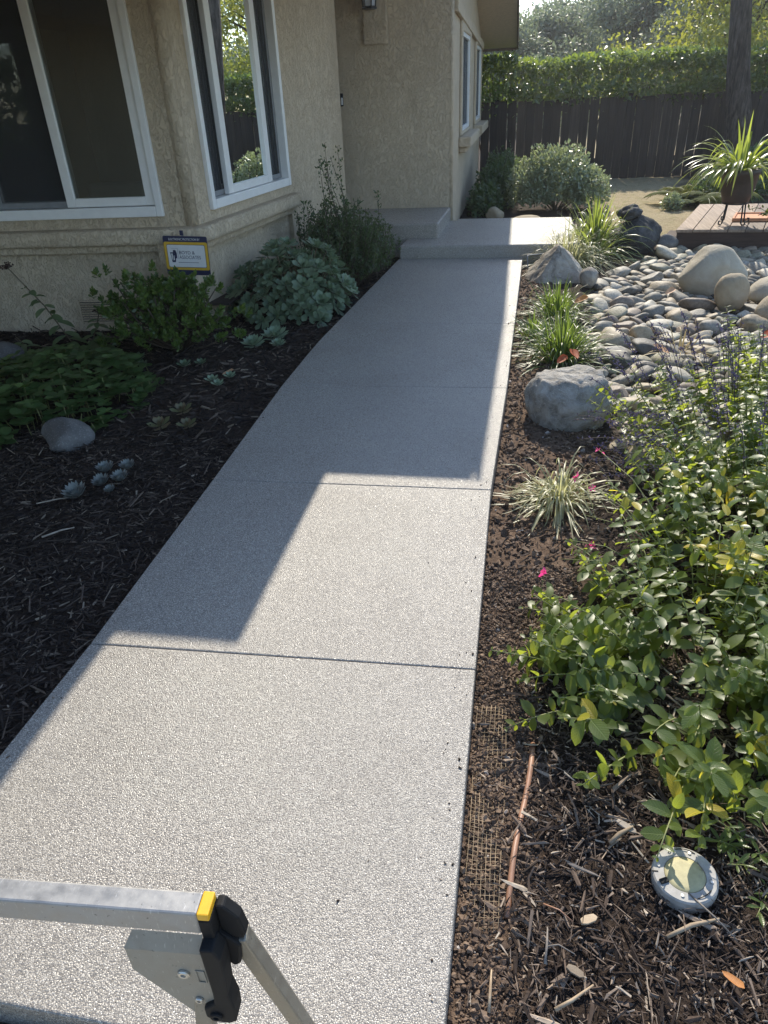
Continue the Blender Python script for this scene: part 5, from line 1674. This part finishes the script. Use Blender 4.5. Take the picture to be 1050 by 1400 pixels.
# ------------------------------------------------------------------ deck, pot and stand
deck = empty('deck', (2.4, 9.5, 0), 'low weathered wooden deck platform at the far right under the potted plant', 'deck')
du = Vector((1, -.06, 0)); dv = Vector((.31, .95, 0)).normalized()
d0 = Vector((1.70, 8.80, 0))
def dpoly(u0, u1, v0, v1): return [tuple((d0 + du * u + dv * v)[:2]) for u, v in ((u0, v0), (u1, v0), (u1, v1), (u0, v1))]
for i in range(12):
    part('plank', MAT['deck'], deck, lambda m, i=i: m.prism(dpoly(i * .178, i * .178 + .170, 0, 1.95), .085, .115), .004)
part('skirt', MAT['deckdark'], deck, lambda m: m.prism(dpoly(.01, 2.1, .02, .05), -.14, .084), 0)
part('skirt', MAT['deckdark'], deck, lambda m: m.prism(dpoly(.01, .04, .051, 1.93), -.14, .084), 0)
part('lower_step', MAT['deckdark'], deck, lambda m: m.prism(dpoly(-.14, .008, .1, .55), -.12, .02), .004)
tray = empty('terracotta_tray', (2.6, 9.5, .115), 'flat terracotta tray lying on the deck below the pot', 'tray')
part('base', MAT['terracotta'], tray, lambda m: m.prism(dpoly(.52, 1.25, .50, .95), .118, .140), .006)
part('rim', MAT['terracotta'], tray, lambda m: [m.prism(dpoly(a_, b_, c_, d_), .141, .155) for a_, b_, c_, d_ in ((.52, 1.25, .50, .52), (.52, 1.25, .93, .95), (.52, .54, .521, .929), (1.23, 1.25, .521, .929))], .002)
PC = Vector((2.34, 9.12, 0))
stand = empty('plant_stand', (PC.x, PC.y, .115), 'black wrought iron plant stand with scrolled feet on the deck', 'plant stand')
part('ring', MAT['iron'], stand, lambda m: m.tube([(PC.x + .13 * math.cos(q), PC.y + .13 * math.sin(q), .335) for q in np.linspace(0, 6.283, 25)], .008, 6), 0, True)
for j, a in enumerate((-2.5, -1.1, .3, 1.9)):
    c_, s_ = math.cos(a), math.sin(a)
    part('leg', MAT['iron'], stand, lambda m: m.tube([(PC.x + .13 * c_, PC.y + .13 * s_, .33), (PC.x + .15 * c_, PC.y + .15 * s_, .14), (PC.x + .17 * c_, PC.y + .17 * s_, .123), (PC.x + .205 * c_, PC.y + .205 * s_, .135), (PC.x + .205 * c_, PC.y + .205 * s_, .165), (PC.x + .185 * c_, PC.y + .185 * s_, .165)], .008, 6), 0, True)
pot = empty('flower_pot', (PC.x, PC.y, .34), 'dark brown clay pot holding the strappy plant on the iron stand', 'pot')
part('body', MAT['pot'], pot, lambda m: m.lathe([(.135, .344), (.17, .46), (.19, .62), (.205, .63), (.205, .68), (.185, .68), (.18, .645)], (PC.x, PC.y, 0), 28), 0, True)
part('soil', MAT['deckdark'], pot, lambda m: m.lathe([(.179, .645), (.178, .65)], (PC.x, PC.y, 0), 24), 0, True)
MAT['potleaf'] = leafmat('pot_plant_leaf', [(.04, .07, .016), (.065, .10, .022), (.10, .13, .03), (.17, .18, .05)], (.42, .48, .05), .38, .3, .6, per='object')
pp = empty('potted_strappy_plant', (PC.x, PC.y, .65), 'strappy plant with long arching sunlit leaves growing in the dark pot', 'plant')
for i in range(84):
    a = random.uniform(0, 6.283); le = abs(random.gauss(.6, .4))
    if i < 18: a = random.uniform(2.4, 4.4); le = random.uniform(.6, 1.15)
    d_ = Vector((math.cos(a) * math.sin(le), math.sin(a) * math.sin(le), max(.25, math.cos(le))))
    L = random.uniform(.4, .72) if i >= 18 else random.uniform(.55, .85)
    pts = curve_pts((PC.x + .06 * math.cos(a), PC.y + .06 * math.sin(a), .65), d_, L, random.uniform(.6, 2.6), 8)
    V, F = blade_mesh([(pts, random.uniform(.026, .042), Vector((-math.sin(a), math.cos(a), 0)))], .03)
    link('leaf', fast_mesh('leaf', V, F, MAT['potleaf'], True), pp)
# bougainvillea-like trailing stems with pink flowers at the right edge
tb = empty('trailing_flower_stem', (2.95, 8.95, .1), 'thin trailing stems with small pink flowers beside the pot at the right edge', 'plant')
m = MB(); PP = []; PL = []
for i in range(7):
    pts = curve_pts((2.85 + random.uniform(-.1, .2), 8.75 + random.uniform(-.1, .2), -.05), (-.35 + random.uniform(-.2, .2), random.uniform(-.2, .2), 1), random.uniform(.5, .8), 1.0, 8)
    m.tube(pts, .004, 4)
    for q in range(16):
        j = random.randint(3, 7); p = pts[j].lerp(pts[j + 1], random.random())
        (PP if q < 5 else PL).append((p + Vector((random.gauss(0, .015), random.gauss(0, .015), random.gauss(0, .015))))[:])
o = m.build('stem', MAT['greenstem'], tb, True); tag(o, kind='stuff')
V, F = leaves_from(np.array(PP), rand_dirs(len(PP)), .03, LEAF2, .6); link('flower', fast_mesh('flower', V, F, MAT['pink'], True), tb)
V, F = leaves_from(np.array(PL), rand_dirs(len(PL)), .045, LEAF2, .6); link('foliage', fast_mesh('foliage', V, F, MAT['fern'], True), tb)

# ------------------------------------------------------------------ round in-ground light
lc = Vector((.462, 1.102, -.034))
LT = Matrix.Translation(lc) @ Matrix.Rotation(R(-1), 4, 'X') @ Matrix.Rotation(R(-3), 4, 'Y')
sl = empty('solar_ground_light', lc, 'round grey-white solar ground light with cream lens lying on the mulch', 'garden light')
part('body', MAT['lightwhite'], sl, lambda m: m.lathe([(.060, -.03), (.072, -.028), (.0745, -.005), (.0735, .008), (.070, .012), (.047, .012), (.0465, .009)], (0, 0, 0), 56, LT), 0, False)
part('lens', MAT['lightlens'], sl, lambda m: m.lathe([(.0460, .0095), (.0450, .0114), (.03, .0122), (.015, .0126), (.001, .0127)], (0, 0, 0), 48, LT), 0, True)
for a in (70, 165, 255, 345):
    q = R(a); part('screw', MAT['steelbolt'], sl, lambda m: m.lathe([(.0038, .0122), (.0038, .0145), (.002, .0147)], (.0585 * math.cos(q), .0585 * math.sin(q), 0), 10, LT), 0)
for a0, a1, rr in ((285, 325, .062), (60, 100, .0645), (112, 120, .06)):
    part('clip', MAT['blackplastic'], sl, lambda m: m.tube([LT @ Vector((rr * math.cos(R(q)), rr * math.sin(R(q)), .0125 + .003 * math.sin((q - a0) / (a1 - a0) * math.pi))) for q in np.linspace(a0, a1, 8)], .0011, 5), 0)
def latch(m):
    mm_ = LT @ Matrix.Rotation(R(205), 4, 'Z')
    m.box(.046, .066, -.006, .006, .0123, .017, mm_)
part('latch', MAT['blackplastic'], sl, latch, .001)
part('slot', MAT['blackplastic'], sl, lambda m: m.box(.060, .0745, -.0018, .0018, .0115, .0127, LT @ Matrix.Rotation(R(180), 4, 'Z')), 0)

# ------------------------------------------------------------------ drip tube, wire mesh, small debris
tb_pts = []
for i in range(16):
    t_ = i / 15; y_ = 1.50 - .53 * t_; x_ = .116 - .066 * t_ + .004 * math.sin(t_ * 7)
    tb_pts.append((x_, y_, ground_z(x_, y_) + .010 + .004 * math.sin(t_ * 11)))
m = MB(); m.tube(tb_pts, .0078, 10)
o = m.build('drip_tube', MAT['drip'], None, True); tag(o, 'brown plastic drip tube lying between soil and mulch beside the walkway', 'irrigation tube')
m = MB()
xs_ = np.arange(-.052, .036, .0125)
for x_ in xs_:
    m.tube([(x_ + .003 * math.sin(y_ * 9 + x_ * 50), y_, max(ground_z(x_, y_) + .0065 + .005 * math.sin(y_ * 13 + x_ * 30), -.2)) for y_ in np.linspace(.93, 1.62, 18)], .00085, 4)
for y_ in np.arange(.94, 1.62, .0125):
    m.tube([(x_, y_ + .002 * math.sin(x_ * 60), max(ground_z(x_, y_) + .0062 + .005 * math.sin(y_ * 13 + x_ * 30), -.2)) for x_ in xs_], .0005, 3)
o = m.build('wire_mesh', MAT['wire'], None, True); tag(o, 'strip of rusty square wire mesh half buried along the walkway edge', 'wire mesh')
m = MB(); m.tube([(.10, 7.62, -.08), (.085, 7.66, .06), (.09, 7.7, .075), (.25, 7.85, .06), (.33, 7.95, .0)], .006, 6)
o = m.build('bent_pipe', MAT['screenframe'], None, True); tag(o, 'thin grey bent pipe sticking up at the landing corner behind the wedge boulder', 'pipe')

MAT['orangeleaf'] = leafmat('fallen_orange_leaf', [(.35, .15, .05), (.45, .2, .07)], (.6, .3, .1), .25, .6, .3)
MAT['tanleaf'] = leafmat('fallen_tan_leaf', [(.42, .25, .14), (.5, .3, .18)], (.6, .4, .2), .2, .6, .3)
MAT['redleaf'] = leafmat('fallen_red_leaf', [(.3, .06, .02), (.4, .09, .03)], (.6, .1, .03), .3, .6, .3)
def fallen(x_, y_, dz, size, yaw, mat, label, wd=.45):
    fr_ = frames(np.array([[x_, y_, ground_z(x_, y_) + dz]]), np.array([[math.cos(yaw), math.sin(yaw), .12]]), np.array([[.2, -.2, 1.0]]), np.array([size]))
    V, F = batch(*leaf(6, wd, .25, -.25, .45, .9, .02), fr_)
    o = link('fallen_leaf', fast_mesh('fallen_leaf', V, F, mat, True)); tag(o, label, 'leaf', 'fallen leaves')
fallen(.50, .895, .03, .052, -.9, MAT['orangeleaf'], 'orange dry leaf on the mulch near the bottom right corner', .36)
fallen(.44, 5.72, .20, .11, .3, MAT['orangeleaf'], 'orange dry leaf caught in the farthest grass clump', .6)
fallen(.41, 4.62, .12, .10, 2.0, MAT['redleaf'], 'dark red leaf caught at the foot of the largest grass clump', .6)
fallen(.28, 4.60, .10, .09, .8, MAT['redleaf'], 'reddish-brown leaf on the left foot of the largest grass clump', .6)
fallen(.47, 4.35, .05, .11, 1.2, MAT['redleaf'], 'rust-red leaf on the mulch just behind the granite boulder', .7)
fallen(1.62, 5.05, .20, .11, .2, MAT['redleaf'], 'bright red leaf among cobbles at the purple spikes', .7)
fallen(1.05, 5.0, .10, .13, 2.6, MAT['tanleaf'], 'curled pale tan leaf beside the dry straw tuft on the cobbles', .55)
fallen(1.25, 6.5, .12, .10, .6, MAT['tanleaf'], 'tan curled leaf on cobbles left of the egg-shaped stone', .6)
fallen(-1.98, 4.45, .03, .09, .2, MAT['tanleaf'], 'small brown dry leaf on dark mulch by the tiny grey rosettes', .4)

MAT['palewood'] = m_wood('pale_bare_wood', [(.3, (.28, .21, .14)), (.6, (.42, .34, .24)), (.8, (.5, .42, .32))], axis=0)
MAT['greytwig'] = m_wood('grey_twig', [(.3, (.2, .17, .14)), (.7, (.4, .36, .31))], axis=0)
def twig(pts, r, mat, label, name='twig', branch=None):
    m = MB(); P = [Vector((a, b, ground_z(a, b) + h)) for a, b, h in pts]
    m.tube(P, [r * (.85 + .3 * random.random()) for _ in P[:-1]] + [r * .5], 6)
    if branch: m.tube([Vector((a, b, ground_z(a, b) + h)) for a, b, h in branch], [r * .8, r * .6, r * .4][:len(branch)], 6)
    o = m.build(name, mat, None, True); tag(o, label, 'stick' if name != 'wood_splinter' else 'wood piece', 'loose sticks on the mulch')
twig([(.135, .865, .03), (.14, .90, .034), (.142, .94, .036)], .0028, MAT['greytwig'], 'pale forked twig on the mulch below the end of the drip tube', 'twig', [(.139, .90, .034), (.165, .905, .036), (.20, .895, .03)])
twig([(.155, .78, .03), (.19, .80, .036), (.235, .835, .034)], .0045, MAT['palewood'], 'thick pale stick lying slanted near the bottom edge of the mulch')
twig([(.40, .955, .03), (.455, .985, .036), (.52, 1.01, .03)], .005, MAT['palewood'], 'thick tan stick lying just below the round light', 'twig')
twig([(.30, 1.175, .03), (.325, 1.20, .036), (.36, 1.225, .034)], .0055, MAT['palewood'], 'stout brown stick to the upper left of the round light')
twig([(.46, 1.055, .04), (.505, 1.0, .05), (.545, .965, .03)], .0018, MAT['greytwig'], 'long thin twig running down from the rim of the round light')
twig([(.135, 1.0, .03), (.17, .985, .036), (.20, .965, .03)], .0022, MAT['drip'], 'thin reddish-brown twig right of the drip tube end')
twig([(.02, .76, .01), (.021, .80, .016), (.022, .845, .012)], .0035, MAT['palewood'], 'upright-lying blond wood splinter in the soil at the bottom edge', 'wood_splinter')
twig([(-2.02, 2.35, .035), (-1.97, 2.42, .04), (-1.93, 2.46, .035)], .004, MAT['greytwig'], 'pale straw splinter on the dark mulch below the blue rosettes', 'wood_splinter')
twig([(-2.22, 2.62, .035), (-2.15, 2.68, .04), (-2.08, 2.71, .035)], .0035, MAT['greytwig'], 'bent pale twig on dark mulch left of the blue rosettes')
# bark slabs
for (x_, y_, L, W_, yaw, lb) in ((.235, .975, .045, .02, .5, 'broad flaky bark piece left of the orange leaf'), (.345, 1.225, .055, .018, -.5, 'broad dark bark piece above the round light'), (.20, .86, .04, .018, -.4, 'orange-brown bark flake beside the forked twig')):
    m = MB(); c = CH[2]
    Mx = Matrix.Translation((x_, y_, ground_z(x_, y_) + .03)) @ Matrix.Rotation(yaw, 4, 'Z') @ Matrix.Rotation(.15, 4, 'Y')
    m.prism([(-L / 2, -W_ * .3), (-L * .2, -W_ / 2), (L * .3, -W_ * .42), (L / 2, -W_ * .1), (L * .38, W_ * .4), (-L * .1, W_ / 2), (-L * .45, W_ * .25)], -.003, .003, Mx)
    o = m.build('bark_piece', MAT['palewood'] if 'orange' in lb else MAT['greytwig'], None, False, .001); tag(o, lb, 'bark piece', 'loose bark pieces on the mulch')

# ------------------------------------------------------------------ sawhorse
sh = empty('sawhorse', (-.6, .48, -.05), 'folding steel sawhorse with black hinge and yellow end cap in the foreground', 'sawhorse')
SB = Matrix.Translation((-.353, .4815, .70)) @ Matrix.Rotation(R(4.2), 4, 'Z')      # local origin: end of the beam, top face centre
part('beam', MAT['metal'], sh, lambda m: m.box(-1.0, -.012, -.0155, .0155, -.045, 0, SB), .003)
part('end_cap', MAT['yellow'], sh, lambda m: m.box(-.0118, .004, -.0165, .0165, -.012, .0012, SB), .002)
part('cap_body', MAT['blackplastic'], sh, lambda m: m.box(-.0116, .0045, -.0172, .0172, -.058, -.0123, SB), .002)
VY = Matrix(((1, 0, 0, 0), (0, 0, 1, 0), (0, 1, 0, 0), (0, 0, 0, 1)))     # (x, z, y)
def plate(m): m.prism([(-.122, -.0735), (-.012, -.0735), (-.012, -.235), (-.052, -.235), (-.122, -.128)], -.026, -.0195, SB @ VY)
def fold(m): m.add([tuple(SB @ Vector(p)) for p in ((-.122, -.0262, -.074), (-.012, -.0262, -.074), (-.012, -.0158, -.0452), (-.108, -.0158, -.0452), (-.122, -.0195, -.074), (-.012, -.0195, -.074))], [(0, 1, 2, 3), (0, 4, 5, 1), (4, 3, 2, 5)])
part('bracket', MAT['platemetal'], sh, plate, .0015)
part('bracket_flange', MAT['platemetal'], sh, fold, 0)
part('hinge', MAT['blackplastic'], sh, lambda m: m.prism([(-.012, -.05), (.006, -.05), (.014, -.07), (.014, -.10), (.010, -.16), (.014, -.195), (.012, -.232), (.0, -.24), (-.022, -.238), (-.032, -.226), (-.032, -.204), (-.014, -.188), (-.012, -.16)], -.034, -.005, SB @ VY), .003)
part('hinge', MAT['blackplastic'], sh, lambda m: m.prism([(.005, -.010), (.016, -.009), (.034, -.035), (.039, -.07), (.034, -.082), (.020, -.08), (.005, -.06)], .002, .020, SB @ VY), .003)
part('hinge', MAT['blackplastic'], sh, lambda m: m.prism([(.002, -.06), (.020, -.078), (.030, -.09), (.024, -.135), (.014, -.142), (.005, -.13)], -.004, .018, SB @ VY), .003)
def bolt(m, x_, z_, r_, y_=-.0265):
    mm_ = SB @ Matrix.Translation((x_, y_, z_)) @ Matrix.Rotation(R(90), 4, 'X')
    m.lathe([(r_, 0), (r_, .0025), (r_ * .8, .004), (r_ * .45, .004), (r_ * .4, .0015)], (0, 0, 0), 20, mm_)
part('bolt', MAT['steelbolt'], sh, lambda m: bolt(m, -.048, -.125, .0085), 0)
part('bolt', MAT['steelbolt'], sh, lambda m: bolt(m, -.038, -.192, .006), 0)
part('bolt', MAT['blackplastic'], sh, lambda m: bolt(m, -.015, -.218, .0095, -.0345), 0)
part('slot', MAT['platemetal'], sh, lambda m: rectframe(m, SB, -.031, -.018, -.145, -.115, .002, .002, .002, -.0275, -.0262), .0005)
def leg(m, top, d_, w1, w2, L):
    d_ = Vector(d_).normalized(); x_ = Vector((math.cos(R(4.2)), math.sin(R(4.2)), 0)); x_ = (x_ - d_ * x_.dot(d_)).normalized(); y_ = d_.cross(x_)
    Mx = Matrix((( x_.x, y_.x, d_.x, top[0]), (x_.y, y_.y, d_.y, top[1]), (x_.z, y_.z, d_.z, top[2]), (0, 0, 0, 1)))
    m.box(-w1, w1, -w2, w2, 0, L, Mx)
tpF = SB @ Vector((-.033, -.010, -.17)); tpR = SB @ Vector((.024, .012, -.085))
part('leg', MAT['legmetal'], sh, lambda m: leg(m, tpF, (-.005, -.012, -.07), .013, .011, .575), .003)
part('leg', MAT['legmetal'], sh, lambda m: leg(m, tpR, (.026, .030, -.22), .0125, .012, .615), .003)
for dx in (-.93,):
    tq = SB @ Vector((dx, -.010, -.05)); part('leg', MAT['legmetal'], sh, lambda m: leg(m, tq, (.0, -.012, -.07), .013, .011, .70), .003)
    tq2 = SB @ Vector((dx - .03, .012, -.05)); part('leg', MAT['legmetal'], sh, lambda m: leg(m, tq2, (-.02, .03, -.22), .0125, .012, .66), .003)

# ------------------------------------------------------------------ thin backlit haze
hb = MB(); hb.box(-80, 80, -80, 84, -1.4, 9.6)
km = bpy.data.materials.new('haze_air'); km.use_nodes = True
hn = km.node_tree.nodes; hn.remove(hn['Principled BSDF'])
pv = hn.new('ShaderNodeVolumePrincipled')
pv.inputs['Color'].default_value = (.96, .975, 1, 1); pv.inputs['Density'].default_value = .0014; pv.inputs['Anisotropy'].default_value = .6
km.node_tree.links.new(pv.outputs[0], hn['Material Output'].inputs['Volume'])
tag(hb.build('haze', km), kind='stuff')
